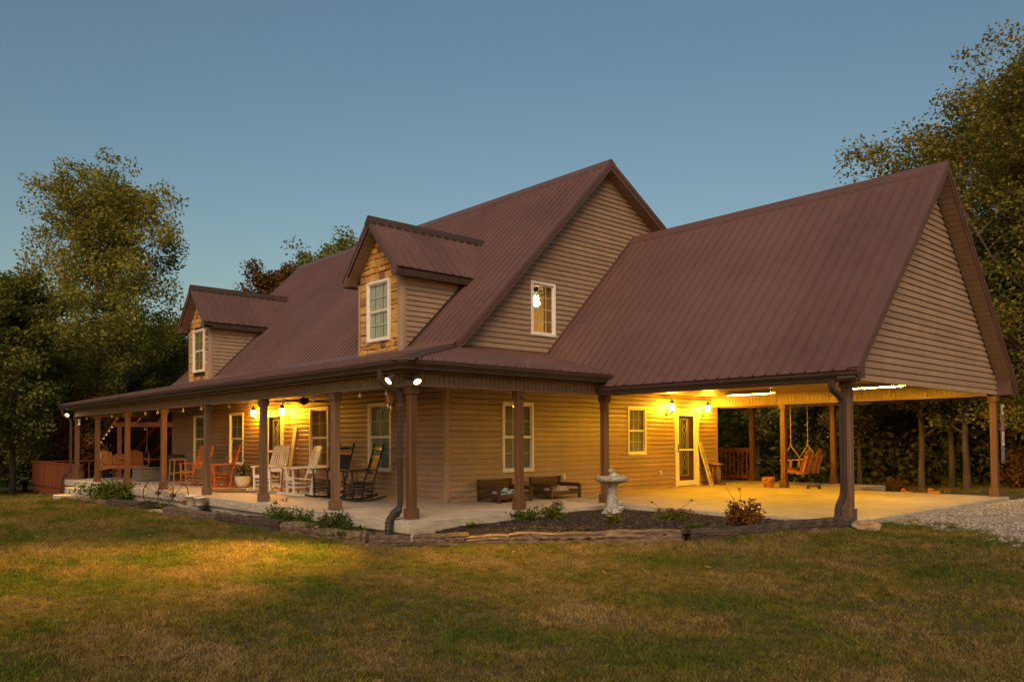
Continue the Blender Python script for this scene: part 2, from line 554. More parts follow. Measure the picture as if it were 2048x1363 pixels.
_e = [-18.05, -15.1, -12.08, -9.06, -6.10, -3.08, -.10, 2.458]
for a_, b_ in zip(_e, _e[1:]):
    slab('porch_floor', [(a_ + .003, -2.656), (b_ - .003, -2.656), (b_ - .003, 0.0), (a_ + .003, 0.0)], inset=0.0 if True else .07, footy=.07)
slab('side_porch_floor', [(-.05, .004), (2.458, .004), (2.458, 2.146), (-.05, 2.146)])
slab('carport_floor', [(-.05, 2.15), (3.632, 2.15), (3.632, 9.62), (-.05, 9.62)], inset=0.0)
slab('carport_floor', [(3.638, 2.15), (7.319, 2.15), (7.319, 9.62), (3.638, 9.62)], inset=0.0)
slab('left_porch_floor', [(-18.05, .004), (-15.1, .004), (-15.1, 9.6), (-18.05, 9.6)])
slab('back_porch_floor', [(-15, 9.626), (3.7, 9.626), (3.7, 12.1), (-15, 12.1)])

# ================================================================ house
HOUSE = empty('house', (0, 0, 0), 0, 'brown two-storey farmhouse with metal roof, wraparound porch and open carport', 'house')


class Fr:
    """a wall frame: a along the wall, d out of the wall, z up"""
    def __init__(s, o, a, n):
        s.o = Vector(o); s.a = Vector(a); s.n = Vector(n)

    def p(s, a, d, z):
        v = s.o + s.a * a + s.n * d
        return (v.x, v.y, v.z + z)


def fbox(mb, fr, a0, a1, d0, d1, z0, z1):
    vs = [fr.p(a, d, z) for z in (z0, z1) for (a, d) in ((a0, d0), (a1, d0), (a1, d1), (a0, d1))]
    return mb.add(vs, [(3, 2, 1, 0), (4, 5, 6, 7), (0, 1, 5, 4), (1, 2, 6, 5), (2, 3, 7, 6), (3, 0, 4, 7)])


FRONT = Fr((0, 0, 0), (1, 0, 0), (0, -1, 0))
GABLE = Fr((0, 0, 0), (0, 1, 0), (1, 0, 0))
CGABLE = Fr((7.10, 0, 0), (0, 1, 0), (1, 0, 0))


def prof_d(t):
    P = [(0, .030), (.58, .026), (.76, .009), (1, .003)]
    for (a, da), (b, db) in zip(P, P[1:]):
        if t <= b + 1e-9: return da + (db - da) * (t - a) / (b - a)
    return .004


def boards(parent, fr, z0, z1, lo, hi, openings=(), expo=.1143, mat='siding', name='siding_board', d0=0.0, joined=None):
    """one object for each course of lap siding, cut round the openings"""
    k = 0
    lo_f = lo if callable(lo) else (lambda z: lo)
    hi_f = hi if callable(hi) else (lambda z: hi)
    while z0 + k * expo < z1 - .01:
        za = z0 + k * expo; zb = min(za + expo, z1)
        k += 1
        cuts = {za, zb}
        for (oa, ob, oz0, oz1) in openings:
            for c in (oz0, oz1):
                if za + .002 < c < zb - .002: cuts.add(c)
        cuts = sorted(cuts)
        for c0, c1 in zip(cuts, cuts[1:]):
            mid = (c0 + c1) / 2
            segs = [(-1e9, 1e9)]
            for (oa, ob, oz0, oz1) in openings:
                if oz0 < mid < oz1:
                    ns = []
                    for s0, s1 in segs:
                        if ob <= s0 or oa >= s1: ns.append((s0, s1)); continue
                        if oa > s0: ns.append((s0, oa))
                        if ob < s1: ns.append((ob, s1))
                    segs = ns
            ts = [(c0 - za) / expo] + [t for t in (.58, .76) if (c0 - za) / expo + .01 < t < (c1 - za) / expo - .01] + [(c1 - za) / expo]
            for s0, s1 in segs:
                L = []; Rr = []
                ok = True
                for t in ts:
                    z = za + t * expo
                    a0 = max(lo_f(z), s0); a1 = min(hi_f(z), s1)
                    if a1 < a0: a1 = a0
                    L.append(fr.p(a0, d0 + prof_d(t), z)); Rr.append(fr.p(a1, d0 + prof_d(t), z))
                zA, zB = za + ts[0] * expo, za + ts[-1] * expo
                if min(hi_f(zA), s1) - max(lo_f(zA), s0) < .01 and min(hi_f(zB), s1) - max(lo_f(zB), s0) < .01: continue
                a0, a1 = max(lo_f(zA), s0), max(max(lo_f(zA), s0), min(hi_f(zA), s1))
                b0, b1 = max(lo_f(zB), s0), max(max(lo_f(zB), s0), min(hi_f(zB), s1))
                n = len(ts)
                vs = L + Rr + [fr.p(a0, d0 - .004, zA), fr.p(a1, d0 - .004, zA), fr.p(b0, d0 - .004, zB), fr.p(b1, d0 - .004, zB)]
                fs = [(i, n + i, n + i + 1, i + 1) for i in range(n - 1)]
                fs += [(2 * n, 2 * n + 1, n, 0), (n - 1, 2 * n - 1, 2 * n + 3, 2 * n + 2)]
                fs += [tuple([2 * n] + list(range(n)) + [2 * n + 2]), tuple([2 * n + 3] + list(reversed(range(n, 2 * n))) + [2 * n + 1])]
                if joined is not None: joined.add(vs, fs)
                else:
                    mb = MB(); mb.add(vs, fs); mb.build(name, M[mat], parent)
    if joined is not None: joined.build(name, M[mat], parent)


def window(parent, fr, a0, a1, z0, z1, cols=2, rows=1, double=True, back='curtain_dim', d=0.0, label=None, blinds=False, pane=True, back_d=-.03, name='window'):
    """white vinyl window: casing, sashes, grilles, glass and what hangs behind it"""
    fw = .062
    mb = MB()
    fbox(mb, fr, a0, a0 + fw, d - .05, d + .04, z0, z1); fbox(mb, fr, a1 - fw, a1, d - .05, d + .04, z0, z1)
    fbox(mb, fr, a0 + fw, a1 - fw, d - .05, d + .04, z1 - fw, z1); fbox(mb, fr, a0 + fw, a1 - fw, d - .05, d + .048, z0, z0 + fw)
    w = mb.build(name, M['white'], parent, bevel=.006, label=label)
    i0, i1, j0, j1 = a0 + fw, a1 - fw, z0 + fw, z1 - fw
    zm = (j0 + j1) / 2
    mb = MB()
    sw = .028
    spans = [(j0, zm), (zm, j1)] if double else [(j0, j1)]
    for q, (s0, s1) in enumerate(spans):
        dd = d + (.004 if q == 0 else .014)
        fbox(mb, fr, i0, i0 + sw, dd - .03, dd, s0, s1); fbox(mb, fr, i1 - sw, i1, dd - .03, dd, s0, s1)
        fbox(mb, fr, i0 + sw, i1 - sw, dd - .03, dd, s0, s0 + sw); fbox(mb, fr, i0 + sw, i1 - sw, dd - .03, dd, s1 - sw, s1)
    mb.build('sash', M['white'], w)
    mb = MB()
    for q, (s0, s1) in enumerate(spans):
        dd = d - .012 + (.0 if q == 0 else .008)
        for c in range(1, cols):
            x = i0 + (i1 - i0) * c / cols
            fbox(mb, fr, x - .011, x + .011, dd - .008, dd, s0 + sw, s1 - sw)
        for r in range(1, rows + 1):
            z = s0 + (s1 - s0) * r / (rows + 1)
            fbox(mb, fr, i0 + sw, i1 - sw, dd - .0075, dd - .0005, z - .011, z + .011)
    if mb.f: mb.build('grille', M['white'], w)
    if pane:
        for q, (s0, s1) in enumerate(spans):
            mb = MB(); dd = d - .006 + (.0 if q == 0 else .008)
            fbox(mb, fr, i0 + sw - .004, i1 - sw + .004, dd - .002, dd + .002, s0 + sw - .004, s1 - sw + .004)
            mb.build('pane', M['glass'], w)
    if back:
        mb = MB()
        if blinds:
            n = int((j1 - j0) / .045)
            for k in range(n):
                z = j0 + .02 + k * .045
                mb.add([fr.p(i0, d + back_d, z - .014), fr.p(i1, d + back_d, z - .014), fr.p(i1, d + back_d - .02, z + .018), fr.p(i0, d + back_d - .02, z + .018)], [(0, 1, 2, 3)])
            mb.build('blind', M[back], w)
            mb = MB(); fbox(mb, fr, i0, i1, d + back_d - .055, d + back_d - .05, j0, j1); mb.build('blind_backing', M['core'], w)
        else:
            n = 36; vs = []; fs = []
            for k in range(n + 1):
                a = i0 + (i1 - i0) * k / n
                dd = d + back_d + .008 * math.sin(k * 1.25) + .004 * math.sin(k * .47)
                vs += [fr.p(a, dd, j0), fr.p(a, dd, j1)]
            for k in range(n): fs.append((2 * k, 2 * k + 2, 2 * k + 3, 2 * k + 1))
            mb.add(vs, fs, True); mb.build('curtain', M[back], w)
    return w


# ---- ground-floor walls ------------------------------------------------
front_wall = MB()
fbox(front_wall, FRONT, -15.17, 0, -.25, -.10, 0, 3.0)
front_wall = front_wall.build('wall', M['core'], HOUSE)
F_OPEN = [(-13.25, -12.30, .585, 2.125), (-10.46, -9.48, .585, 2.125), (-8.12, -6.99, 0, 2.13), (-5.57, -4.63, .585, 2.125), (-2.85, -1.92, .585, 2.125)]
boards(front_wall, FRONT, 0.0, 2.38, -15.10, -.09, F_OPEN)
mb = MB(); fbox(mb, FRONT, -15.10, -.02, -.10, -.06, 0, 2.38); mb.build('sheathing', M['core'], front_wall)

gable_wall = MB()
gable_wall.prism([(.05, 0), (9.71, 0), (9.71, 2.9), (.05, 2.9)], (-.25, 0, 0), (0, 1, 0), (0, 0, 1), (1, 0, 0), .03)
gable_wall = gable_wall.build('wall', M['core'], HOUSE)
G_OPEN = [(1.515, 2.445, .575, 2.10), (5.72, 6.46, .88, 2.105), (7.70, 8.78, 0, 2.10)]
boards(gable_wall, GABLE, 0.0, 2.43, .09, 9.62, G_OPEN)
UP = (2.395, 3.172, 3.61, 4.83)


def g_lo(z): return max(.02, z - 3.116 + .13)


def g_hi(z):
    a = 4.854 + (7.97 - z - .15) / .58
    if z < 6.34: a = min(a, 2.046 + (z - 2.2855) / 1.016 + .12)
    return a


boards(gable_wall, GABLE, 3.13, 7.85, g_lo, g_hi, [UP])
# sheathing behind the boards, with a real opening for the lit upstairs window
mb = MB()
fbox(mb, GABLE, .02, 9.69, -.17, -.115, 0, 2.43)
mb.build('sheathing', M['core'], gable_wall)
mb = MB()
for (a0, a1, z0, z1) in ((.02, 2.39, 2.44, 7.8), (3.18, 9.6, 2.44, 7.8), (2.39, 3.18, 2.44, 3.6), (2.39, 3.18, 4.84, 7.8)):
    poly = [(a0, z0), (a1, z0), (a1, z1), (a0, z1)]
    poly = clip_poly(poly, lambda p: p[0] - (p[1] - 3.116 + .1))
    poly = clip_poly(poly, lambda p: 7.97 - .1 - .58 * (p[0] - 4.854) - p[1])
    mb.prism(poly, (-.07, 0, 0), (0, 1, 0), (0, 0, 1), (1, 0, 0), .058)
mb.build('sheathing', M['core'], gable_wall)
# corner boards
mb = MB(); mb.box(-.09, .026, -.026, .09, 0, 2.38)
mb.build('corner_board', M['trim_tan'], HOUSE, bevel=.008)
mb = MB(); mb.box(-.08, .026, 9.62, 9.735, 0, 2.43)
mb.build('corner_board', M['trim_tan'], HOUSE, bevel=.008)
mb = MB(); mb.box(-15.196, -15.10, -.026, .09, 0, 2.38)
mb.build('corner_board', M['trim_tan'], HOUSE, bevel=.008)
mb = MB(); mb.prism([(.09, 0), (9.7, 0), (9.7, 4.9), (4.854, 7.7), (.09, 3.0)], (-15.17, 0, 0), (0, 1, 0), (0, 0, 1), (1, 0, 0), .09); mb.build('wall', M['siding'], HOUSE)
mb = MB(); mb.box(-15.17, -.02, 9.6, 9.7, 0, 4.4); mb.build('wall', M['siding'], HOUSE)

window(HOUSE, FRONT, -13.25, -12.30, .585, 2.125, 2, 1, back='curtain_dim')
window(HOUSE, FRONT, -10.46, -9.48, .585, 2.125, 2, 1, back='curtain_dim')
window(HOUSE, FRONT, -5.57, -4.63, .585, 2.125, 2, 1, back='glow_gold', label='front window with golden curtain')
window(HOUSE, FRONT, -2.85, -1.92, .585, 2.125, 2, 1, back='curtain_dim')
window(HOUSE, GABLE, 1.515, 2.445, .575, 2.10, 3, 1, back='curtain', blinds=True)
window(HOUSE, GABLE, 5.72, 6.46, .88, 2.105, 3, 1, back='curtain', blinds=True)
window(HOUSE, GABLE, *UP, cols=3, rows=3, double=False, back=None, label='lit upstairs window showing a ceiling fan lamp')
# room behind the upstairs window
M['room'] = surf('room_wall', (.24, .14, .04), (.40, .27, .09), (6, 6, .8), .8)
mb = MB()
mb.box(-3.4, -3.35, 2.3, 4.8, 3.2, 5.2); mb.box(-3.4, -.075, 2.25, 2.3, 3.2, 5.2); mb.box(-3.4, -.075, 4.75, 4.8, 3.2, 5.2)
mb.box(-3.4, -.075, 2.3, 4.8, 5.15, 5.2); mb.box(-3.4, -.075, 2.3, 4.8, 3.15, 3.2)
mb.build('upstairs_room', M['room'], HOUSE)
mb = MB(); mb.box(-3.34, -3.0, 2.4, 4.4, 3.25, 4.1); mb.build('wardrobe', M['orange_wood'], HOUSE)

mb = MB(); n_ = 14; vs = []; fs = []
for k in range(n_ + 1):
    yy = 2.93 + .24 * k / n_; xx = -.13 + .012 * math.sin(k * 1.9)
    vs += [(xx, yy, 3.58), (xx, yy, 4.86)]
for k in range(n_): fs.append((2 * k, 2 * k + 2, 2 * k + 3, 2 * k + 1))
mb.add(vs, fs, True); mb.build('upstairs_curtain', M['glow_gold'], HOUSE)

# ---- doors -------------------------------------------------------------
def storm_door(fr, a0, a1, z1, label, lights):
    mb = MB(); fw = .085
    fbox(mb, fr, a0, a0 + fw, -.05, .045, 0, z1); fbox(mb, fr, a1 - fw, a1, -.05, .045, 0, z1); fbox(mb, fr, a0 + fw, a1 - fw, -.05, .045, z1 - fw, z1)
    door = mb.build('door', M['white'], HOUSE, bevel=.006, label=label)
    b0, b1, zt = a0 + fw + .006, a1 - fw - .006, z1 - fw - .006
    mb = MB(); s = .105; zm = zt * .49
    fbox(mb, fr, b0, b0 + s, -.02, .02, .02, zt); fbox(mb, fr, b1 - s, b1, -.02, .02, .02, zt)
    fbox(mb, fr, b0 + s, b1 - s, -.02, .02, zt - s, zt); fbox(mb, fr, b0 + s, b1 - s, -.02, .02, .02, .16)
    fbox(mb, fr, b0 + s, b1 - s, -.02, .016, zm - .022, zm + .022)
    mb.build('storm_door_frame', M['white'], door, bevel=.005)
    for z0, z2 in ((.16, zm - .022), (zm + .022, zt - s)):
        mb = MB(); fbox(mb, fr, b0 + s - .004, b1 - s + .004, -.004, .002, z0 - .004, z2 + .004); mb.build('pane', M['glass'], door)
    # inner door with a leaded oval-and-diamond light
    mb = MB(); fbox(mb, fr, b0, b1, -.10, -.055, .0, zt); mb.build('inner_door', M['door_wood'], door)
    c = (b0 + b1) / 2 - .02
    mb = MB(); fbox(mb, fr, c - .16, c + .16, -.054, -.050, .32, zt - .22); mb.build('leaded_light', lights, door)
    mb = MB()
    for x in (c - .165, c + .165):
        fbox(mb, fr, x - .012, x + .012, -.055, -.042, .30, zt - .20)
    for z in (.30, zt - .20):
        fbox(mb, fr, c - .165, c + .165, -.055, -.0425, z - .012, z + .012)
    mb.build('light_frame', M['galv'], door)
    mb = MB()
    def lead(pts): mb.tube([fr.p(c + u, -.044, v) for u, v in pts], .007, 5)
    for zc, h in ((.62, .16), (1.52, .16), (.85, .06), (1.30, .06)):
        lead([(0, zc - h), (.07, zc), (0, zc + h), (-.07, zc), (0, zc - h)])
    lead([(.06 * math.sin(t * 2 * math.pi / 16), 1.08 + .14 * math.cos(t * 2 * math.pi / 16)) for t in range(17)])
    lead([(.10, .36), (.10, zt - .25)]); lead([(-.10, .36), (-.10, zt - .25)])
    mb.build('lead_came', M['galv'], door)
    mb = MB(); x = b0 + .045
    fbox(mb, fr, x - .012, x + .012, .02, .032, .92, 1.14); mb.tube([fr.p(x, .032, 1.03), fr.p(x, .06, 1.03), fr.p(x + .09, .06, 1.03)], .009, 6)
    mb.build('handle', M['black_iron'], door)
    return door


M['leaded'] = surf('leaded_glass', (.075, .065, .045), (.16, .14, .095), (10, 10, 10), .15)
storm_door(GABLE, 7.70, 8.78, 2.10, 'white storm door opening onto the carport', M['leaded'])
storm_door(FRONT, -8.12, -6.99, 2.13, 'white storm door opening onto the front porch', M['leaded'])
# outlet covers
for a, z in ((3.38, .43), (7.02, .40)):
    mb = MB(); fbox(mb, GABLE, a - .04, a + .04, .004, .03, z - .065, z + .065); fbox(mb, GABLE, a - .035, a + .035, .03, .075, z - .055, z + .05)
    mb.build('outlet_cover', M['galv'], HOUSE, bevel=.01)

# ---- roofs -------------------------------------------------------------
def roof_plane(name, O, U, V, poly, parent=HOUSE, panel=.9144, ribs=4, uoff=0.0, thick=.014, rib_h=.038, mat='roof'):
    """ribbed metal sheets on the plane O+u*U+v*V (V up the slope); one object for each sheet"""
    O = Vector(O); U = Vector(U).normalized(); V = Vector(V).normalized()
    N = U.cross(V).normalized()
    if N.z < 0: N = -N
    deck = MB(); deck.prism(poly, O - N * .055, U, V, N, .05)
    root = deck.build(name, M['bronze'], parent)
    us = [p[0] for p in poly]
    u = min(us) + uoff
    step = panel / ribs
    if uoff > 0: u -= panel
    while u < max(us):
        cl = clip_poly(clip_poly(poly, lambda p: p[0] - u), lambda p: u + panel - p[0])
        if len(cl) >= 3 and max(p[0] for p in cl) - min(p[0] for p in cl) > .02:
            mb = MB(); mb.prism(cl, O, U, V, N, thick)
            for r in range(ribs):
                c = u + (r + .5) * step
                for off, hw, hh in ((0, .020, rib_h), (step * .33, .012, .005), (step * .66, .012, .005)):
                    cc = c + off
                    a = clip_poly(clip_poly(poly, lambda p: p[0] - (cc - .001)), lambda p: cc + .001 - p[0])
                    if len(a) < 3: continue
                    v0, v1 = min(p[1] for p in a), max(p[1] for p in a)
                    if v1 - v0 < .05: continue
                    q = []
                    for v in (v0, v1):
                        for du, dn in ((-hw, thick - .001), (-hw * .45, thick + hh), (hw * .45, thick + hh), (hw, thick - .001)):
                            q.append(O + U * (cc + du) + V * v + N * dn)
                    mb.add(q, [(0, 1, 5, 4), (1, 2, 6, 5), (2, 3, 7, 6), (3, 2, 1, 0), (4, 5, 6, 7)])
            mb.build('roof_panel', M[mat], root)
        u += panel
    return root


s2 = math.sqrt(2)
RY, RZ = 4.854, 7.97
# front slope: z = 3.116 + y
vl = math.hypot(RY - .03, RZ - 3.146)
main_front = roof_plane('roof', (-15.42, .03, 3.146), (1, 0, 0), (0, RY - .03, RZ - 3.146), [(0, 0), (15.72, 0), (15.72, vl), (0, vl)])
bz = RZ - .58 * (12.35 - RY)
vb = math.hypot(12.35 - RY, RZ - bz)
roof_plane('roof', (-15.42, 12.35, bz), (1, 0, 0), (0, RY - 12.35, RZ - bz), [(0, 0), (15.72, 0), (15.72, vb), (0, vb)])


def ridge_cap(p, q, sl1, sl2, side, w=.16, name='ridge_cap', parent=None):
    """folded cap along p-q; side = horizontal unit vector across the ridge; sl = drop per metre on each side"""
    p = Vector(p); q = Vector(q); sd = Vector(side)
    mb = MB()
    vs = []
    for pt in (p, q):
        for s_, sl in ((-1, sl1), (1, sl2)):
            pass
        l = pt - sd * w + Vector((0, 0, -w * sl1)); r = pt + sd * w + Vector((0, 0, -w * sl2))
        vs += [l + Vector((0, 0, .068)), pt + Vector((0, 0, .088)), r + Vector((0, 0, .068)), l + Vector((0, 0, .01)), r + Vector((0, 0, .01))]
    mb.add(vs, [(0, 1, 6, 5), (1, 2, 7, 6), (3, 0, 5, 8), (2, 4, 9, 7), (0, 3, 4, 2, 1), (5, 6, 7, 9, 8), (3, 8, 9, 4)])
    return mb.build(name, M['bronze_red'], parent or HOUSE)


M['bronze_red'] = surf('roof_trim_metal', (.105, .055, .045), (.13, .068, .055), (2, 2, 2), .4)
ridge_cap((-15.43, RY, RZ + .01), (.31, RY, RZ + .01), 1, .58, (0, 1, 0))


def rake(x, y0, z0, y1, z1, out, parent=HOUSE, h=.20, name='rake_trim'):
    """fascia and edge trim along a gable slope at x (out = +1/-1)"""
    mb = MB()
    dz = .035
    mb.prism([(y0, z0 + dz), (y1, z1 + dz), (y1, z1 + dz - h), (y0, z0 + dz - h)], (x, 0, 0), (0, 1, 0), (0, 0, 1), (out, 0, 0), .03)
    mb.prism([(y0, z0 + dz + .02), (y1, z1 + dz + .02), (y1, z1 + dz - .09), (y0, z0 + dz - .09)], (x + out * .0302, 0, 0), (0, 1, 0), (0, 0, 1), (out, 0, 0), .014)
    # top flange lying on the sheets
    d = Vector((0, y1 - y0, z1 - z0)).normalized(); n = Vector((0, -d.z, d.y))
    if n.z < 0: n = -n
    a = Vector((x + out * .045, y0, z0)) + n * .03; b = Vector((x + out * .045, y1, z1)) + n * .03
    w = Vector((-out * .15, 0, 0))
    vs = [a, b, b + w, a + w, a + n * .012, b + n * .012, b + w + n * .012, a + w + n * .012]
    mb.add(vs, [(0, 1, 2, 3), (4, 5, 6, 7), (0, 1, 5, 4), (2, 3, 7, 6), (1, 2, 6, 5), (3, 0, 4, 7)])
    return mb.build(name, M['bronze_red'], parent)


def soffit_slope(x0, x1, y0, z0, y1, z1, parent=HOUSE, drop=.165, pitch=.13):
    """panelled underside of a gable overhang"""
    mb = MB(); L = math.hypot(y1 - y0, z1 - z0); n = int(L / pitch)
    d = Vector((0, y1 - y0, z1 - z0)) / L; nn = Vector((0, -d.z, d.y))
    if nn.z < 0: nn = -nn
    for k in range(n):
        a = Vector((x0, y0, z0 - drop)) + d * (k * pitch); b = a + d * (pitch - .012)
        w = Vector((x1 - x0, 0, 0)); t = nn * .02
        vs = [a, b, b + w, a + w, a + t, b + t, b + w + t, a + w + t]
        mb.add(vs, [(0, 1, 2, 3), (0, 1, 5, 4), (1, 2, 6, 5), (2, 3, 7, 6), (3, 0, 4, 7)])
    w = Vector((x1 - x0, 0, 0)); a = Vector((x0, y0, z0 - drop)) + nn * .012; b = a + d * L; t = nn * .01
    vs = [a, b, b + w, a + w, a + t, b + t, b + w + t, a + w + t]
    mb.add(vs, [(0, 1, 2, 3), (4, 5, 6, 7), (0, 1, 5, 4), (2, 3, 7, 6)])
    return mb.build('soffit', M['soffit'], parent)


rake(.27, .06, 3.176, RY, RZ, 1)
rake(.27, 12.3, bz + .03, RY, RZ, 1)
rake(-15.39, .06, 3.176, RY, RZ, -1)
soffit_slope(.022, .27, .10, 3.216, RY, RZ)
soffit_slope(.022, .27, 12.2, bz + .09, RY, RZ)

# porch roof (hipped round the corner)
HB = 3.165
pz = 2.545
roof_plane('porch_roof', (-18.13, -2.76, pz), (1, 0, 0), (0, 2.80, HB - pz), [(0, 0), (20.60, 0), (18.23, math.hypot(2.8, HB - pz)), (2.96, math.hypot(2.8, HB - pz))])
_sl = math.hypot(2.45, HB - pz)
roof_plane('porch_roof', (2.47, -2.76, pz), (0, 1, 0), (-2.45, 0, HB - pz), [(0, 0), (5.02, 0), (5.66, _sl), (2.80, _sl)])
roof_plane('porch_roof', (-18.10, -2.76, pz), (0, 1, 0), (2.93, 0, HB - pz), [(0, 0), (14.5, 0), (14.5, math.hypot(2.93, HB - pz)), (2.80, math.hypot(2.93, HB - pz))])
for (p, q) in (((2.47, -2.76, pz), (.08, .03, HB)), ((-18.10, -2.76, pz), (-15.2, .03, HB))):
    p = Vector(p); q = Vector(q); d = (q - p).normalized(); sd = d.cross(Vector((0, 0, 1))).normalized()
    mb = MB(); vs = []
    for pt in (p, q):
        vs += [pt - sd * .19 + Vector((0, 0, .012)), pt + Vector((0, 0, .058)), pt + sd * .19 + Vector((0, 0, .012)), pt - sd * .19 - Vector((0, 0, .02)), pt + sd * .19 - Vector((0, 0, .02))]
    mb.add(vs, [(0, 1, 6, 5), (1, 2, 7, 6), (3, 0, 5, 8), (2, 4, 9, 7), (0, 3, 4, 2, 1), (5, 6, 7, 9, 8)])
    mb.build('hip_cap', M['bronze'], HOUSE)
# flashing where the porch roof meets the walls
mb = MB(); mb.box(.0195, .05, .35, 2.95, 3.10, 3.215); mb.build('flashing', M['bronze_red'], HOUSE)
mb = MB(); mb.prism([(0, 0), (15.6, 0), (15.6, .17), (0, .17)], (-15.3, -.05, 3.172), (1, 0, 0), (0, .70, .716), (0, -.7, .7), .012); mb.build('flashing', M['roof'], HOUSE)

# carport roof
CZ = 2.30; CY = 2.06; CRY, CRZ = 6.014, 6.317
vc = math.hypot(CRY - CY, CRZ - CZ)
k_ = vc / (CRY - CY)
roof_plane('carport_roof', (0, CY, CZ), (1, 0, 0), (0, CRY - CY, CRZ - CZ), [(2.3, 0), (7.43, 0), (7.43, vc), (0.02, vc), (0.02, .80 * k_), (2.3, .27 * k_)], uoff=.30)
roof_plane('carport_roof', (0, 2 * CRY - CY, CZ), (1, 0, 0), (0, CY - CRY, CRZ - CZ), [(0.02, 0), (7.43, 0), (7.43, vc), (0.02, vc)])
ridge_cap((0.03, CRY, CRZ + .01), (7.44, CRY, CRZ + .01), 1.016, 1.016, (0, 1, 0))
rake(7.40, CY + .02, CZ + .02, CRY, CRZ, 1)
rake(7.40, 2 * CRY - CY - .02, CZ + .02, CRY, CRZ, 1)
soffit_slope(7.125, 7.40, CY + .25, CZ + .25, CRY, CRZ)
soffit_slope(7.125, 7.40, 2 * CRY - CY - .25, CZ + .25, CRY, CRZ)
# boxed returns at the foot of the carport gable
for ya, yb_ in ((CY, CY + .36), (2 * CRY - CY - .36, 2 * CRY - CY)):
    mb = MB()
    up = [(ya, 2.19), (yb_, 2.19), (yb_, CZ + .22 if ya < 5 else CZ - .02), (ya, CZ - .02 if ya < 5 else CZ + .22)]
    mb.prism(up, (7.12, 0, 0), (0, 1, 0), (0, 0, 1), (1, 0, 0), .275)
    mb.build('eave_return', M['bronze_red'], HOUSE)
# flashing of the carport slope against the gable wall
d = Vector((0, CRY - CY - .8, CRZ - CZ - .81)).normalized()
mb = MB(); mb.bar((.035, CY + .80, CZ + .86), (.035, CRY, CRZ + .05), .03, .10, (0, -d.z, d.y)); mb.build('flashing', M['bronze_red'], HOUSE)
# carport gable siding
carport_wall = MB()
carport_wall.prism([(2.25, 2.22), (9.78, 2.22), (CRY, CRZ - .22)], (7.0, 0, 0), (0, 1, 0), (0, 0, 1), (1, 0, 0), .095)
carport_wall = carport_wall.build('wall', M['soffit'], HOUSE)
boards(carport_wall, CGABLE, 2.20, 6.1, lambda z: CY + .06 + (z - CZ + .16) / 1.016 if z > 2.62 else CY + .36, lambda z: 2 * CRY - CY - .06 - (z - CZ + .16) / 1.016 if z > 2.62 else 2 * CRY - CY - .36)

# ---- gutters, fascia, soffits, beams, ceilings --------------------------
GPROF = [(0, 0), (.075, 0), (.088, .045), (.118, .085), (.125, .10), (.125, .135), (.108, .135), (.108, .125), (0, .125)]


def gutter(p, q, out, z, mp=0, mq=0):
    """K-style gutter from p to q (xy) with its back at the fascia; mitre mp/mq lengthen the outer edge"""
    p = Vector((*p, z)); q = Vector((*q, z)); o = Vector((*out, 0)); d = (q - p).normalized()
    k = len(GPROF); vs = []
    for pt, m in ((p, -mp), (q, mq)):
        for u, v in GPROF: vs.append(pt + o * u + d * (m * u) + Vector((0, 0, v)))
    mb = MB(); mb.add(vs, [(i, (i + 1) % k, k + (i + 1) % k, k + i) for i in range(k)] + [tuple(reversed(range(k))), tuple(range(k, 2 * k))])
    return mb.build('gutter', M['bronze'], HOUSE)


gutter((-18.05, -2.685), (2.39, -2.685), (0, -1), 2.395, 1, 1)
gutter((2.39, -2.685), (2.39, 2.28), (1, 0), 2.395, 1, 0)
gutter((2.22, 2.165), (7.44, 2.165), (0, -1), 2.15)
gutter((-18.05, -2.685), (-18.05, 9), (-1, 0), 2.395, 1, 0)
mb = MB()
mb.box(-18.05, 2.39, -2.684, -2.66, 2.37, 2.53); mb.box(2.366, 2.389, -2.66, 2.28, 2.37, 2.53); mb.box(2.3, 7.42, 2.166, 2.19, 2.14, 2.30); mb.box(-18.049, -18.03, -2.66, 9, 2.37, 2.53)
mb.box(.03, 7.42, 9.84, 9.862, 2.14, 2.30)
mb.build('fascia', M['bronze'], HOUSE)


def lined(name, x0, x1, y0, y1, z, along, pitch=.152, mat='soffit'):
    """soffit or ceiling of narrow vinyl strips, grooves between them (one mesh)"""
    mb = MB()
    a0, a1 = (y0, y1) if along == 'x' else (x0, x1)
    n = max(1, int((a1 - a0) / pitch))
    p = (a1 - a0) / n
    for k in range(n):
        s, e = a0 + k * p + .004, a0 + (k + 1) * p - .004
        if along == 'x': mb.box(x0, x1, s, e, z, z + .016)
        else: mb.box(s, e, y0, y1, z, z + .016)
    mb.box(x0, x1, y0, y1, z + .012, z + .04)
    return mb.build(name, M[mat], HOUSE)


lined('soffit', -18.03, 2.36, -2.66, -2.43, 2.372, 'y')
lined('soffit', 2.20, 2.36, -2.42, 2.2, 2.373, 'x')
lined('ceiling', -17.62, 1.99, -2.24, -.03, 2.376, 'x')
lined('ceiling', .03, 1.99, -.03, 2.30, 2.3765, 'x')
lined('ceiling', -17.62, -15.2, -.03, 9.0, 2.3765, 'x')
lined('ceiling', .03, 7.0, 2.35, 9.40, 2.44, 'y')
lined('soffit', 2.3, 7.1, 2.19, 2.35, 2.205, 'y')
lined('ceiling', -15, 3.4, 9.62, 12.0, 2.46, 'x')


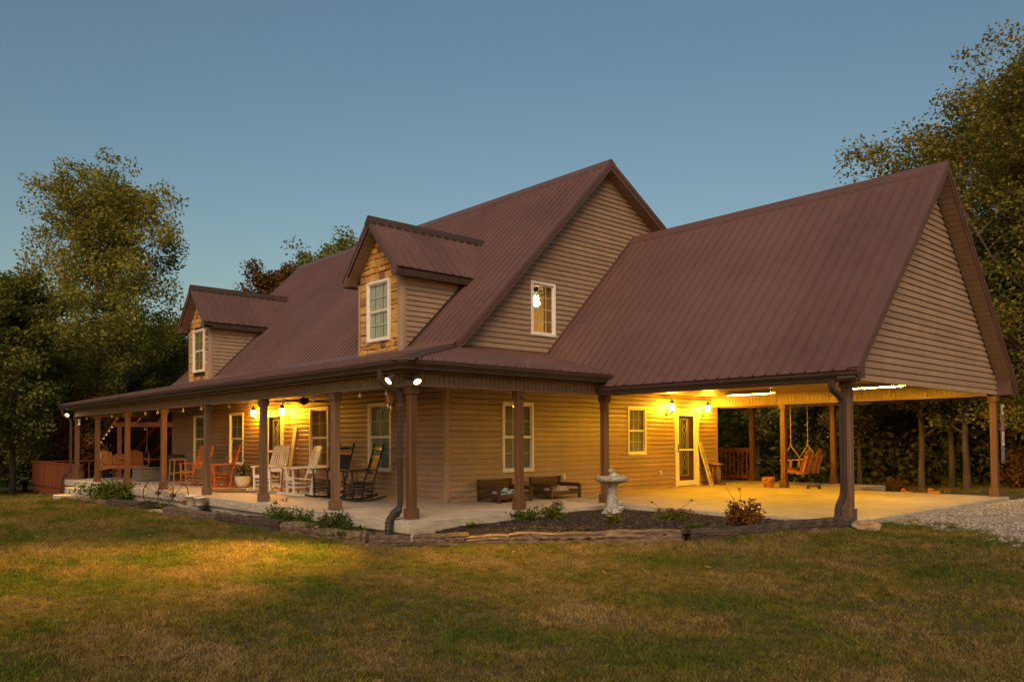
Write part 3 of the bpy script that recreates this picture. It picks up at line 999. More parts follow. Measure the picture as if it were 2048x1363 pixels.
def beam(p, q, th, z0, z1, pitch=.10, grooves=True):
    """porch beam wrapped in vertical strips (one mesh, real grooves)"""
    p = Vector((*p, 0)); q = Vector((*q, 0)); L = (q - p).length; d = (q - p) / L; n = Vector((d.y, -d.x, 0))
    mb = MB()
    def ob(a, b, w0, w1, za, zb):
        vs = []
        for z in (za, zb):
            for s_, w in ((a, w0), (b, w0), (b, w1), (a, w1)):
                v = p + d * s_ + n * w; vs.append((v.x, v.y, z))
        mb.add(vs, [(3, 2, 1, 0), (4, 5, 6, 7), (0, 1, 5, 4), (1, 2, 6, 5), (2, 3, 7, 6), (3, 0, 4, 7)])
    ob(0, L, -th / 2 + .014, th / 2 - .014, z0 + .02, z1)
    ob(0, L, -th / 2 - .012, th / 2 + .012, z0, z0 + .024)
    k = int(L / pitch); pt = L / k
    for i in range(k):
        for s_ in (-1, 1):
            w0, w1 = sorted((s_ * (th / 2 - .014), s_ * th / 2))
            ob(i * pt + .008, (i + 1) * pt - .008, w0, w1, z0 + .024, z1)
    return mb.build('porch_beam', M['soffit'], HOUSE)


beam((-17.79, -2.33), (2.185, -2.33), .18, 2.16, 2.376)
beam((2.095, -2.23), (2.095, 2.35), .18, 2.16, 2.376)
beam((-17.709, -2.23), (-17.709, 9), .18, 2.16, 2.376)
beam((2.19, 2.443), (7.08, 2.443), .18, 2.185, 2.44)
beam((.03, 9.475), (7.0, 9.475), .18, 2.17, 2.44)
beam((-15, 11.9), (3.4, 11.9), .18, 2.20, 2.46)


def post(x, y, h, mat='post', sub=True):
    mb = MB(); mb.box(x - .066, x + .066, y - .066, y + .066, 0, h)
    o = mb.build('porch_post', M[mat], HOUSE, bevel=.008)
    mb = MB()
    for (a, b) in ((-.094, .094),):
        mb.box(x + a, x + b, y - .094, y - .068, 0, .175); mb.box(x + a, x + b, y + .068, y + .094, 0, .175)
        mb.box(x - .094, x - .068, y - .0675, y + .0675, 0, .174); mb.box(x + .068, x + .094, y - .0675, y + .0675, 0, .174)
    mb.build('post_base', M[mat], o, bevel=.005)
    mb = MB(); z0 = h - .13
    mb.box(x - .091, x + .091, y - .091, y - .068, z0, h - .003); mb.box(x - .091, x + .091, y + .068, y + .091, z0, h - .003)
    mb.box(x - .091, x - .068, y - .0675, y + .0675, z0, h - .004); mb.box(x + .068, x + .091, y - .0675, y + .0675, z0, h - .004)
    mb.build('post_cap', M[mat], o, bevel=.005)
    return o


FX = [2.095, -.315, -3.288, -6.324, -9.273, -12.295, -15.315, -17.709]
for i, x in enumerate(FX):
    post(x, -2.33, 2.16, 'post_grey' if i in (1, 2, 3) else 'post')
for y in (.06, 2.443):
    post(2.095, y, 2.16)
post(7.096, 2.443, 2.185, 'post_grey')
post(7.096, 9.475, 2.17)
post(2.18, 9.475, 2.17)
for x in (-.18, 2.36, -4, -8): post(x, 11.9, 2.20)
post(-17.709, 3.4, 2.16); post(-17.709, 7.4, 2.16)


def spout(pts, w, h, label=None, mat='bronze'):
    """rectangular ribbed downspout through pts"""
    mb = MB()
    pts = [Vector(p) for p in pts]
    # smooth the bends
    sm = [pts[0]]
    for i in range(1, len(pts) - 1):
        a, b, c = pts[i - 1], pts[i], pts[i + 1]
        r = min(.09, (b - a).length * .45, (c - b).length * .45)
        p0 = b + (a - b).normalized() * r; p1 = b + (c - b).normalized() * r
        for k in range(5):
            t = k / 4; sm.append((1 - t) ** 2 * p0 + 2 * t * (1 - t) * b + t * t * p1)
    sm.append(pts[-1])
    ref = None; vs = []; n = 12
    for i, p in enumerate(sm):
        d = (sm[min(i + 1, len(sm) - 1)] - sm[max(i - 1, 0)]).normalized()
        if ref is None:
            ref = Vector((1, 0, 0)); ref = (ref - d * ref.dot(d)).normalized()
        ref = (ref - d * ref.dot(d)).normalized(); b = d.cross(ref)
        for u, v in ((-.5, -.42), (-.42, -.5), (-.1, -.5), (0, -.44), (.1, -.5), (.42, -.5), (.5, -.42), (.5, .42), (.42, .5), (0, .46), (-.42, .5), (-.5, .42)):
            vs.append(p + ref * u * w + b * v * h)
    fs = []
    for i in range(len(sm) - 1):
        for k in range(n): fs.append((i * n + k, i * n + (k + 1) % n, (i + 1) * n + (k + 1) % n, (i + 1) * n + k))
    mb.add(vs, fs); mb.f.append(tuple(range(n))); mb.sm.append(False); e = (len(sm) - 1) * n; mb.f.append(tuple(e + k for k in range(n))); mb.sm.append(False)
    return mb.build('downspout', M[mat], HOUSE, label=label)


def corrugated(parent, pts, r):
    mb = MB(); P_ = []; R_ = []
    pts = [Vector(p) for p in pts]
    for a, b in zip(pts, pts[1:]):
        L = (b - a).length; k = max(2, int(L / .012))
        for i in range(k):
            P_.append(a + (b - a) * i / k)
    for i in range(len(P_)): R_.append(r * (1.0 if (i // 2) % 2 else .86))
    mb.tube(P_, R_, 14, smooth=False)
    return mb.build('drain_pipe', M['plastic_black'], parent)


ds = spout([(1.83, -2.75, 2.41), (1.83, -2.75, 2.22), (1.98, -2.47, 2.02), (1.98, -2.47, .22), (2.0, -2.56,   .05)], .080, .070, 'corner downspout with black corrugated drain pipe')
corrugated(ds, [(2.0, -2.50, .16), (2.02, -2.62, .10), (2.06, -2.74, -.02), (2.08, -2.76, -.12), (2.09, -2.77, -.36)], .068)
spout([(-17.92, -2.75, 2.41), (-17.92, -2.75, 2.22), (-17.83, -2.50, 2.05), (-17.83, -2.50, .28), (-17.95, -2.72, .08), (-17.95, -2.76, -.5)], .080, .070)
spout([(7.02, 2.08, 2.17), (7.02, 2.08, 2.04), (7.075, 2.325, 1.88), (7.075, 2.325, .40), (7.03, 2.22, .20), (7.03, 2.20, .05), (7.03, 2.10, -.02)], .085, .075)
# downspout strap details
mb = MB(); mb.box(1.93, 2.03, -2.515, -2.425, 1.83, 1.86); mb.box(1.93, 2.03, -2.515, -2.425, 1.0, 1.03); mb.build('downspout_strap', M['bronze_red'], ds)

# ---- dormers -------------------------------------------------------------
def convex_stone(rect, r_, polyclips):
    a0, a1, b0, b1 = rect
    j = .012
    pts = []
    w, h = a1 - a0, b1 - b0
    for (u, v) in ((.0, .12), (.12, 0), (.5, -.01), (.88, 0), (1, .12), (1.0, .5), (1, .88), (.88, 1), (.5, 1.0), (.12, 1), (0, .88), (0, .5)):
        pts.append((a0 + u * w + r_.uniform(-j, j), b0 + v * h + r_.uniform(-j, j)))
    for f in polyclips: pts = clip_poly(pts, f)
    return pts


def stones(parent, fr, a0, a1, z0, z1, holes, clips, seed):
    """roughly squared ashlar: every stone an object of its own"""
    r_ = random.Random(seed)
    z = z0
    while z < z1 - .05:
        h = r_.choice((.13, .15, .17, .19))
        if z + h > z1 - .06: h = z1 - z
        spans = [(a0, a1)]
        for (h0, h1, hz0, hz1) in holes:
            if z + h > hz0 + .03 and z < hz1 - .03:
                ns = []
                for s0, s1 in spans:
                    if h0 > s0: ns.append((s0, min(h0, s1)))
                    if h1 < s1: ns.append((max(h1, s0), s1))
                spans = ns
        for s0, s1 in spans:
            a = s0
            while a < s1 - .01:
                w = r_.uniform(.15, .34)
                if s1 - (a + w) < .13: w = s1 - a
                if w > .40: w = w / 2
                # now and then two thin stones share the course
                parts = [(z, z + h)]
                if r_.random() < .22 and h > .14: m_ = z + h * r_.uniform(.4, .6); parts = [(z, m_), (m_, z + h)]
                for (q0, q1) in parts:
                    poly = convex_stone((a + .006, a + w - .006, q0 + .006, q1 - .006), r_, clips)
                    if len(poly) >= 3:
                        t = r_.uniform(.022, .045)
                        cx = sum(p[0] for p in poly) / len(poly); cz = sum(p[1] for p in poly) / len(poly)
                        k = len(poly)
                        back = [fr.p(p[0], 0, p[1]) for p in poly]
                        mid = [fr.p(p[0], t * .75, p[1]) for p in poly]
                        top = [fr.p(cx + (p[0] - cx) * .86, t + r_.uniform(-.006, .006), cz + (p[1] - cz) * .86) for p in poly]
                        fs = [(i, (i + 1) % k, k + (i + 1) % k, k + i) for i in range(k)] + [(k + i, k + (i + 1) % k, 2 * k + (i + 1) % k, 2 * k + i) for i in range(k)] + [tuple(range(2 * k, 3 * k))]
                        m2 = MB(); m2.add(back + mid + top, fs); m2.build('stone', M['stone'], parent)
                a += w
        z += h


def dormer(c, seed, curtain, label):
    fr = Fr((c, .05, 0), (1, 0, 0), (0, -1, 0))
    hw = .88; zr = 6.19; half = 1.10; ze = 4.99; sl = (zr - ze) / half; yf = -.26
    core = MB(); core.prism([(-hw + .02, 3.17), (hw - .02, 3.17), (hw - .02, ze - .05), (0, zr - .16), (-hw + .02, ze - .05)], (c, .054, 0), (1, 0, 0), (0, 0, 1), (0, 1, 0), .08)
    D = core.build('dormer', M['mortar'], HOUSE, label=label)
    wa = (-.51, .40, 3.50, 4.88)
    stones(D, fr, -hw + .045, .70, 3.18, 6.0, [wa], [lambda p: zr - .17 - sl * abs(p[0]) - p[1] if p[0] >= 0 else 9.0, lambda p: zr - .17 + sl * p[0] - p[1] if p[0] <= 0 else 9.0], seed)
    # corner posts
    mb = MB(); mb.box(c + .70, c + hw + .02, .0, .10, 3.17, ze - .10); mb.box(c + .76, c + .84, -.012, .0005, 3.17, ze - .11); mb.build('corner_board', M['trim_tan'], D, bevel=.006)
    mb = MB(); mb.box(c - hw - .02, c - hw + .045, .0, .10, 3.17, ze - .10); mb.build('corner_board', M['trim_tan'], D, bevel=.006)
    # cheeks
    for s_ in (1, -1):
        f2 = Fr((c + s_ * hw, 0, 0), (0, 1, 0), (s_, 0, 0))
        boards(D, f2, 3.20, ze - .07, .101, lambda z: z - 3.116 + .02, joined=None if s_ > 0 else MB())
        mb = MB(); x = c + s_ * (hw - .03)
        mb.prism([(.10, 3.2), (1.9, 4.97), (.10, 4.97)], (x, 0, 0), (0, 1, 0), (0, 0, 1), (s_, 0, 0), .026); mb.build('sheathing', M['core'], D)
        # flashing strip along the main roof
        mb = MB(); mb.bar((c + s_ * (hw + .03), .10, 3.27), (c + s_ * (hw + .03), 1.82, 4.99), .03, .07, (0, -1, 1)); mb.build('flashing', M['bronze'], D)
        # roof slope
        yb_r = zr - 3.116; yb_e = ze - 3.116
        L = math.hypot(half, zr - ze)
        O = (c + s_ * half, yf, ze)
        roof_plane('dormer_roof', O, (0, 1, 0), (-s_ * half, 0, zr - ze), [(0, 0), (yb_e - yf, 0), (yb_r - yf, L), (0, L)], parent=HOUSE, panel=.9144)
        # eave fascia and soffit
        mb = MB(); mb.box(*sorted((c + s_ * (half - .03), c + s_ * half)), yf, yb_e - .1, ze - .17, ze - .035); mb.build('fascia', M['bronze'], D)
        mb = MB(); mb.box(*sorted((c + s_ * (hw + .02), c + s_ * (half - .03))), yf + .03, yb_e - .15, ze - .155, ze - .135); mb.build('soffit', M['soffit'], D)
        # rake fascia
        mb = MB()
        mb.prism([(s_ * half, ze + .03), (0, zr + .03), (0, zr - .15), (s_ * half, ze - .15)], (c, yf - .03, 0), (1, 0, 0), (0, 0, 1), (0, 1, 0), .03)
        mb.prism([(s_ * (half + .012), ze + .045), (0, zr + .058), (0, zr - .045), (s_ * (half + .012), ze - .055)], (c, yf - .046, 0), (1, 0, 0), (0, 0, 1), (0, 1, 0), .016)
        # return at the eave
        mb.prism([(s_ * half, ze - .15), (s_ * (half - .20), ze - .16), (s_ * (half - .20), ze + .06), (s_ * half, ze - .1)], (c, yf - .028, 0), (1, 0, 0), (0, 0, 1), (0, 1, 0), .27)
        mb.build('rake_trim', M['bronze_red'], D)
        # panelled soffit under the front overhang
        mb = MB(); d = Vector((-s_ * half, 0, zr - ze)).normalized(); n = Vector((d.z * s_, 0, abs(d.x)))
        for k in range(int(L / .12)):
            a = Vector((c + s_ * half, yf, ze)) - n * .15 + d * (k * .12); b_ = a + d * .11; w = Vector((0, .30, 0)); t = n * .02
            vs = [a, b_, b_ + w, a + w, a + t, b_ + t, b_ + w + t, a + w + t]
            mb.add(vs, [(0, 1, 2, 3), (4, 5, 6, 7), (0, 1, 5, 4), (1, 2, 6, 5), (2, 3, 7, 6), (3, 0, 4, 7)])
        a = Vector((c + s_ * half, yf, ze)) - n * .14; b_ = a + d * L; w = Vector((0, .30, 0)); t = n * .01
        mb.add([a, b_, b_ + w, a + w, a + t, b_ + t, b_ + w + t, a + w + t], [(0, 1, 2, 3), (4, 5, 6, 7), (0, 1, 5, 4), (2, 3, 7, 6)])
        mb.build('soffit', M['soffit'], D)
    mb = MB(); w = .13; vs = []
    for y in (yf - .05, zr - 3.116 + .03):
        vs += [(c - w, y, zr - w * sl + .086), (c, y, zr + .108), (c + w, y, zr - w * sl + .086), (c - w, y, zr - w * sl + .03), (c + w, y, zr - w * sl + .03)]
    mb.add(vs, [(0, 1, 6, 5), (1, 2, 7, 6), (3, 0, 5, 8), (2, 4, 9, 7), (0, 3, 4, 2, 1), (5, 6, 7, 9, 8)])
    mb.build('ridge_cap', M['bronze'], HOUSE)
    window(HOUSE, fr, wa[0], wa[1], wa[2], wa[3], 2, 1, back=curtain, d=.035, label='window of the ' + label)


dormer(-2.41, 5, 'curtain', 'stone dormer nearer the carport')
M['curtain_tan'] = surf('tan_curtain', (.30, .19, .06), (.40, .27, .10), (10, 10, 1.5), .9)
dormer(-12.88, 11, 'curtain_tan', 'stone dormer at the far end of the roof')

# ================================================================ lamps
def lantern(x, y, z, rz, label, group):
    """carriage lantern on a scrolled bracket; wall behind at local y = 0, lamp hangs out along -y"""
    L = empty('wall_lantern', (x, y, z), rz, label, 'lantern', group)
    mb = MB(); mb.box(-.04, .04, -.012, 0, -.26, -.06); mb.build('wall_plate', M['black_iron'], L, bevel=.006)
    mb = MB()
    mb.tube([(0, -.01, -.20), (0, -.06, -.235), (0, -.12, -.23), (0, -.17, -.19), (0, -.19, -.15)], .011, 7)
    mb.tube([(0, -.01, -.12), (0, -.05, -.10), (0, -.08, -.13), (0, -.06, -.17), (0, -.03, -.16)], .007, 6)
    mb.lathe([(.012, -.17), (.035, -.15), (.05, -.135), (.05, -.125)], 12, (0, -.19, 0))
    mb.build('bracket', M['black_iron'], L)
    mb = MB(); mb.lathe([(.042, -.125), (.062, -.06), (.072, .03), (.068, .05)], 8, (0, -.19, 0), smooth=False)
    mb.build('glass', M['lantern'], L)
    mb = MB()
    for k in range(4):
        t = math.pi / 4 + k * math.pi / 2
        mb.tube([(.045 * math.cos(t), -.19 + .045 * math.sin(t), -.125), (.066 * math.cos(t), -.19 + .066 * math.sin(t), -.06), (.077 * math.cos(t), -.19 + .077 * math.sin(t), .05)], .004, 5)
    mb.build('cage', M['black_iron'], L)
    mb = MB(); mb.lathe([(.092, .048), (.092, .056), (.07, .085), (.03, .13), (.018, .145), (.018, .16), (.008, .175), (.012, .185), (.002, .20)], 12, (0, -.19, 0)); mb.build('roof_cap', M['black_iron'], L)
    return L


lantern(-8.42, -.02, 2.085, 0, 'lit black carriage lantern left of the front door', 'lanterns beside the doors')
lantern(-6.70, -.02, 2.085, 0, 'lit black carriage lantern between front door and golden window', 'lanterns beside the doors')
lantern(.02, 7.32, 2.145, math.pi / 2, 'lit black carriage lantern between carport window and carport door', 'lanterns beside the doors')
lantern(.02, 8.97, 2.145, math.pi / 2, 'lit black carriage lantern right of the carport door', 'lanterns beside the doors')


def flood(x, y, z, heads, label, power=1500):
    """outdoor flood lamp: box and bullet heads; heads = [(offset, aim, cone)]"""
    L = empty('flood_lamp', (x, y, z), 0, label, 'flood lamp', 'flood lamps under the porch eaves')
    mb = MB(); mb.box(-.05, .05, -.05, .05, -.05, .05); mb.build('junction_box', M['bronze'], L, bevel=.01)
    for off, aim, cone, k in heads:
        o = Vector(off); d = (Vector(aim) - Vector((x, y, z)) - o).normalized()
        mb = MB(); mb.tube([(0, 0, 0), o * .5], .012, 6)
        mb.tube([o - d * .11, o - d * .07, o + d * .0, o + d * .055], [.028, .045, .062, .070], 14)
        h = mb.build('lamp_head', M['bronze'], L)
        mb = MB(); mb.tube([o + d * .056, o + d * .060], .062, 18, smooth=False); mb.build('lens', M['flood'], h)
        ld = bpy.data.lights.new('flood_beam', 'SPOT'); ld.energy = power * k; ld.color = (1.0, .52, .06); ld.spot_size = math.radians(cone); ld.spot_blend = 1.0; ld.shadow_soft_size = .05
        lo = bpy.data.objects.new('flood_beam', ld); COL.objects.link(lo); lo.parent = h
        lo.location = o + d * .10; lo.rotation_euler = (-d).to_track_quat('Z', 'Y').to_euler()


flood(2.20, -2.46, 2.30, [((-.06, -.30, -.05), (1.9, -6.0, -.4), 88, 1.0), ((.14, .05, -.05), (4.5, -2.5, -.3), 78, .30)], 'twin-headed flood lamp on the corner porch post above the downspout')
flood(-17.80, -2.44, 2.30, [((-.12, -.14, -.05), (-14.8, -5.2, -.6), 84, .5)], 'single lit flood lamp at the far left porch corner')


def tube_light(x, y, z, label):
    L = empty('tube_light', (x, y, z), 0, label, 'ceiling light', 'fluorescent fixtures on the carport ceiling')
    mb = MB(); mb.box(-.63, .63, -.06, .06, .0, .045); mb.build('housing', M['galv'], L, bevel=.006)
    mb = MB()
    for sg in (-1, 1): mb.add([(-.62, sg * .055, .002), (.62, sg * .055, .002), (.62, sg * .125, -.036), (-.62, sg * .125, -.036), (-.62, sg * .055, .008), (.62, sg * .055, .008), (.62, sg * .128, -.032), (-.62, sg * .128, -.032)], [(0, 1, 2, 3), (4, 5, 6, 7), (0, 1, 5, 4), (2, 3, 7, 6), (1, 2, 6, 5), (3, 0, 4, 7)])
    mb.build('added_shade_lip', M['galv'], L)  # side lips added to keep the tube's light off ceiling and beam
    mb = MB(); mb.tube([(-.60, 0, -.025), (.60, 0, -.025)], .019, 10); mb.build('tube', M['tube'], L)
    mb = MB(); mb.box(-.625, -.60, -.025, .025, -.05, .002); mb.box(.60, .625, -.025, .025, -.05, .002); mb.build('tube_holder', M['galv'], L)


tube_light(2.35, 7.55, 2.39, 'lit fluorescent ceiling tube in the carport nearer the door')
tube_light(5.42, 7.40, 2.39, 'lit fluorescent ceiling tube in the carport nearer the open gable end')


def ceiling_fan(x, y, z, label, rz, n=5, light=False):
    L = empty('ceiling_fan', (x, y, z), rz, label, 'ceiling fan', 'ceiling fans')
    mb = MB(); mb.lathe([(.05, .10), (.06, .06), (.02, .05), (.016, -.02), (.07, -.03), (.11, -.06), (.12, -.11), (.09, -.15), (.04, -.17), (.03, -.2)], 16); mb.build('motor', M['black_iron'], L)
    for k in range(n):
        t = 2 * math.pi * k / n; c, s_ = math.cos(t), math.sin(t)
        mb = MB()
        pr = [(.10, .025), (.20, .03), (.24, .055), (.45, .07), (.60, .068), (.66, .045)]
        vs = []
        for r, w in pr:
            for e in (-1, 1): vs.append((r * c - e * w * s_, r * s_ + e * w * c, -.10 + e * w * .22))
        vs += [(a, b, q - .008) for a, b, q in vs]
        m = len(pr); fs = []
        for i in range(m - 1):
            fs.append((2 * i, 2 * i + 1, 2 * i + 3, 2 * i + 2)); fs.append((2 * m + 2 * i, 2 * m + 2 * i + 2, 2 * m + 2 * i + 3, 2 * m + 2 * i + 1))
            for e in (0, 1): fs.append((2 * i + e, 2 * i + 2 + e, 2 * m + 2 * i + 2 + e, 2 * m + 2 * i + e))
        mb.add(vs, fs); mb.build('blade', M['dark_wood'], L)
    if light:
        for dx, dz in ((0, -.40), (.10, -.27)):
            mb = MB(); mb.ball((0, dx, dz), .085, 12, 8); mb.build('globe', M['globe'], L)
        mb = MB(); mb.tube([(0, 0, -.2), (0, 0, -.34)], .02, 8); mb.build('stem', M['black_iron'], L)
    return L


ceiling_fan(-3.75, -1.15, 2.28, 'dark porch ceiling fan between the second and third posts from the corner', .3)
ceiling_fan(-11.2, -1.15, 2.28, 'dark porch ceiling fan over the orange rocking chairs', .6)
ceiling_fan(-1.0, 3.56, 4.98, 'lit ceiling fan inside the upstairs window', .9, 5, True)
ld = bpy.data.lights.new('room_lamp', 'POINT'); ld.energy = 42; ld.color = (1, .62, .22); ld.shadow_soft_size = .1
lo = bpy.data.objects.new('room_lamp', ld); COL.objects.link(lo); lo.location = (-1.7, 3.2, 4.3)

# string of unlit bulbs along the porch beam
SL = empty('string_lights', (-8, -2.2, 2.14), 0, 'string of small clear bulbs hung along the front porch beam', 'string lights')
bx = [1.2, .35, -1.35, -2.6, -4.4, -5.3, -7.0, -8.2, -10.1, -11.1, -13.0, -14.2, -16.0, -17.0]
pts = []
for a, b in zip(FX, FX[1:]):
    for k in range(7):
        t = k / 6; pts.append((a + (b - a) * t + 8, -.015, .035 - .03 * math.sin(math.pi * t)))
mb = MB(); mb.tube(pts, .005, 5); mb.build('wire', M['black_iron'], SL)
for x in bx:
    mb = MB(); mb.lathe([(.008, 0), (.014, -.01), (.014, -.035), (.026, -.06), (.030, -.08), (.022, -.10), (.004, -.112)], 8, (x + 8, -.02, .012)); mb.build('bulb', M['bulb_off'], SL)

# ================================================================ rocking chairs
def rocking_chair(loc, rz, style, label):
    mat = M[{'white': 'white_paint', 'black': 'black_paint', 'orange': 'orange_wood', 'red': 'red_wood_gloss'}[style]]
    C = empty('rocking_chair', loc, rz, label, 'rocking chair', 'rocking chairs on the front porch')
    W = .28
    tilt = .30
    def backp(h): return Vector((0, .22 + (h - .40) * tilt, h))       # back line, leaning to +y
    for s_ in (-1, 1):
        mb = MB(); arc = []
        for k in range(11):
            t = -.46 + .98 * k / 10
            arc.append((s_ * W, t, .022 + .32 * t * t * (1.0 if t > 0 else .8)))
        for a, b in zip(arc, arc[1:]): mb.bar(a, b, .034, .042)
        mb.build('rocker', mat, C)
        ft = Vector((s_ * W, -.25, .62)); fb = Vector((s_ * W, -.22, .05))
        mb = MB()
        if style in ('black',): mb.tube([fb, fb.lerp(ft, .45), ft], [.018, .024, .02], 8)
        else: mb.bar(fb, ft, .042, .042, (0, 1, 0))
        mb.build('front_leg', mat, C)
        mb = MB(); b0 = Vector((s_ * W, .17, .05)); top = backp(1.13 if style != 'black' else 1.17); top.x = s_ * W * (.94 if style != 'black' else 1)
        mid = backp(.42); mid.x = s_ * W
        if style == 'black':
            mb.tube([b0, mid, top], [.018, .024, .019], 8); mb.ball((top.x, top.y, top.z + .02), .026, 8, 6)
        else:
            mb.bar(b0, mid, .042, .042, (0, 1, 0)); mb.bar(mid, top, .042, .036, (0, 1, 0))
        mb.build('back_post', mat, C)
        mb = MB(); ab = backp(.66); ab.x = s_ * (W + .01)
        mb.bar((s_ * (W + .01), -.31, .635), ab, .075 if style != 'black' else .06, .024)
        mb.build('armrest', mat, C)
        for z in ((.20, .30) if style != 'black' else (.14, .21, .28, .34)):
            mb = MB(); y0 = -.223; y1 = .17 + .05 * (z - .05) / .37
            mb.tube([(s_ * W, y0, z), (s_ * W, y1, z)], .013, 6); mb.build('side_stretcher', mat, C)
    for z in ((.19, .29) if style != 'black' else (.12, .19, .26, .33)):
        mb = MB(); mb.tube([(-W, -.225, z), (W, -.225, z)], .014, 6); mb.build('front_stretcher', mat, C)
    mb = MB(); mb.tube([(-W, .185, .22), (W, .185, .22)], .013, 6); mb.build('back_stretcher', mat, C)
    # seat
    if style == 'black':
        mb = MB(); n = 9; vs = []; fs = []
        for j in range(n):
            for i in range(n):
                u = i / (n - 1); v = j / (n - 1)
                vs.append((-W + 2 * W * u, -.27 + .50 * v, .43 - .045 * v - .018 * math.sin(math.pi * u) * math.sin(math.pi * v)))
        m = n * n
        vs += [(a, b, c - .03) for a, b, c in vs]
        for j in range(n - 1):
            for i in range(n - 1):
                q = (j * n + i, j * n + i + 1, (j + 1) * n + i + 1, (j + 1) * n + i)
                fs.append(q); fs.append(tuple(m + t for t in reversed(q)))
        for i in range(n - 1):
            fs.append((i, m + i, m + i + 1, i + 1)); e = (n - 1) * n; fs.append((e + i, e + i + 1, m + e + i + 1, m + e + i))
            fs.append((i * n, (i + 1) * n, m + (i + 1) * n, m + i * n)); fs.append((i * n + n - 1, m + i * n + n - 1, m + (i + 1) * n + n - 1, (i + 1) * n + n - 1))
        mb.add(vs, fs, True); mb.build('seat', mat, C)
    else:
        for k in range(6):
            y = -.27 + k * .085; z = .435 - .05 * k / 5 - .012 * math.sin(math.pi * k / 5)
            mb = MB(); mb.box(-W + .0, W - .0, y, y + .072, z - .018, z); mb.build('seat_slat', mat, C)
        mb = MB(); mb.box(-W, W, -.275, -.245, .36, .415); mb.build('seat_rail', mat, C)
    # back
    def rail(h, hh, dep=.026, nm='back_rail', w=None):
        p0 = backp(h); p1 = backp(h + hh); ww = w or W * .95
        mb = MB(); vs = []
        for yoff in (-dep / 2, dep / 2):
            for k in range(7):
                u = -1 + 2 * k / 6
                cv = .02 * (1 - u * u)
                for p in (p0, p1): vs.append((ww * u, p.y + yoff + cv, p.z + (0.015 * (1 - u * u) if p is p1 else 0)))
        fs = []
        for k in range(6):
            a = 2 * k
            fs += [(a, a + 2, a + 3, a + 1), (14 + a, 14 + a + 1, 14 + a + 3, 14 + a + 2), (a + 1, a + 3, 14 + a + 3, 14 + a + 1), (a, 14 + a, 14 + a + 2, a + 2)]
        fs += [(0, 1, 15, 14), (12, 26, 27, 13)]
        mb.add(vs, fs); mb.build(nm, mat, C)
    if style == 'black':
        rail(1.07, .055); rail(.90, .05); rail(.55, .05)
        mb = MB(); p0 = backp(.58); p1 = backp(.92)
        n = 14
        for k in range(n):
            u = -W * .86 + 2 * W * .86 * (k + .5) / n
            mb.bar((u, p0.y + .012, p0.z), (u, p1.y + .012, p1.z), .030, .010, (0, 1, 0))
        mb.box(-W * .88, W * .88, p0.y + .10, p0.y + .101, .74, .741)
        mb.build('woven_back', mat, C)
    else:
        rail(1.03, .115, nm='headrest'); rail(.50, .06)
        n = 7
        for k in range(n):
            u = (-.82 + 1.64 * k / (n - 1)) * W * .98
            p0 = backp(.54); p1 = backp(1.05)
            mb = MB(); mb.bar((u, p0.y + .012, p0.z), (u, p1.y + .016, p1.z), .045, .013, (0, 1, 0)); mb.build('back_slat', mat, C)
    return C


M['red_wood_gloss'] = surf('red_orange_wood', (.30, .065, .012), (.40, .10, .02), (8, 8, 8), .4, .1, (70, 70, 70), .002, coat=.3)
rocking_chair((-1.90, -.85, 0), .0 - .22, 'black', 'black rocking chair nearest the house corner, in front of a curtained window')
rocking_chair((-3.20, -.80, 0), .05, 'black', 'black rocking chair beside the white chairs, left of the pine side table')
rocking_chair((-4.50, -.85, 0), -.20, 'white', 'white rocking chair right of the brown side table')
rocking_chair((-6.20, -.80, 0), .30, 'white', 'white slatted rocking chair beside the front door')
rocking_chair((-9.00, -.85, 0), -.28, 'red', 'red-orange rocking chair beside the potted plant')
rocking_chair((-10.75, -.95, 0), .30, 'orange', 'honey-orange rocking chair beside the tray stool')


def side_table(loc, w, d, h, mat, label, extra=None):
    T = empty('side_table', loc, 0, label, 'side table', 'side tables between the rocking chairs')
    for k in range(4):
        a = -w / 2 + k * w / 4
        mb = MB(); mb.box(a + .003, a + w / 4 - .003, -d / 2, d / 2, h - .025, h); mb.build('top_board', M[mat], T)
    for sx in (-1, 1):
        for sy in (-1, 1):
            mb = MB(); mb.bar((sx * (w / 2 - .02), sy * (d / 2 - .02), 0), (sx * (w / 2 - .05), sy * (d / 2 - .05), h - .026), .032, .032, (0, 1, 0)); mb.build('leg', M[mat], T)
        mb = MB(); mb.bar((sx * (w / 2 - .04), -(d / 2 - .04), h * .42), (sx * (w / 2 - .04), (d / 2 - .04), h * .42), .02, .03); mb.build('stretcher', M[mat], T)
    for sy in (-1, 1):
        mb = MB(); mb.bar((-(w / 2 - .04), sy * (d / 2 - .04), h * .36), ((w / 2 - .04), sy * (d / 2 - .04), h * .36), .02, .03); mb.build('stretcher', M[mat], T)
    return T


side_table((-5.22, -.62, 0), .50, .50, .63, 'table_brown' if 'table_brown' in M else 'swing_wood', 'brown wooden side table between the white rocking chairs')
side_table((-2.50, -.62, 0), .50, .50, .64, 'pine', 'pine side table between the black rocking chairs')
side_table((-9.85, -.72, 0), .50, .45, .62, 'swing_wood', 'wooden side table between the orange rocking chairs')
side_table((-13.0, -.62, 0), .46, .42, .72, 'pine', 'tall pine stool table beside the dark wicker cabinet')
mb = MB(); mb.box(-.20, .20, -.15, .15, 0, .05); mb.box(-.17, .17, -.12, .12, .05, .058)
tag(mb.build('tray', M['wicker_grey'], None, (-13.0, -.62, .72), bevel=.008), 'grey lidded tray lying on the tall stool table', 'tray')

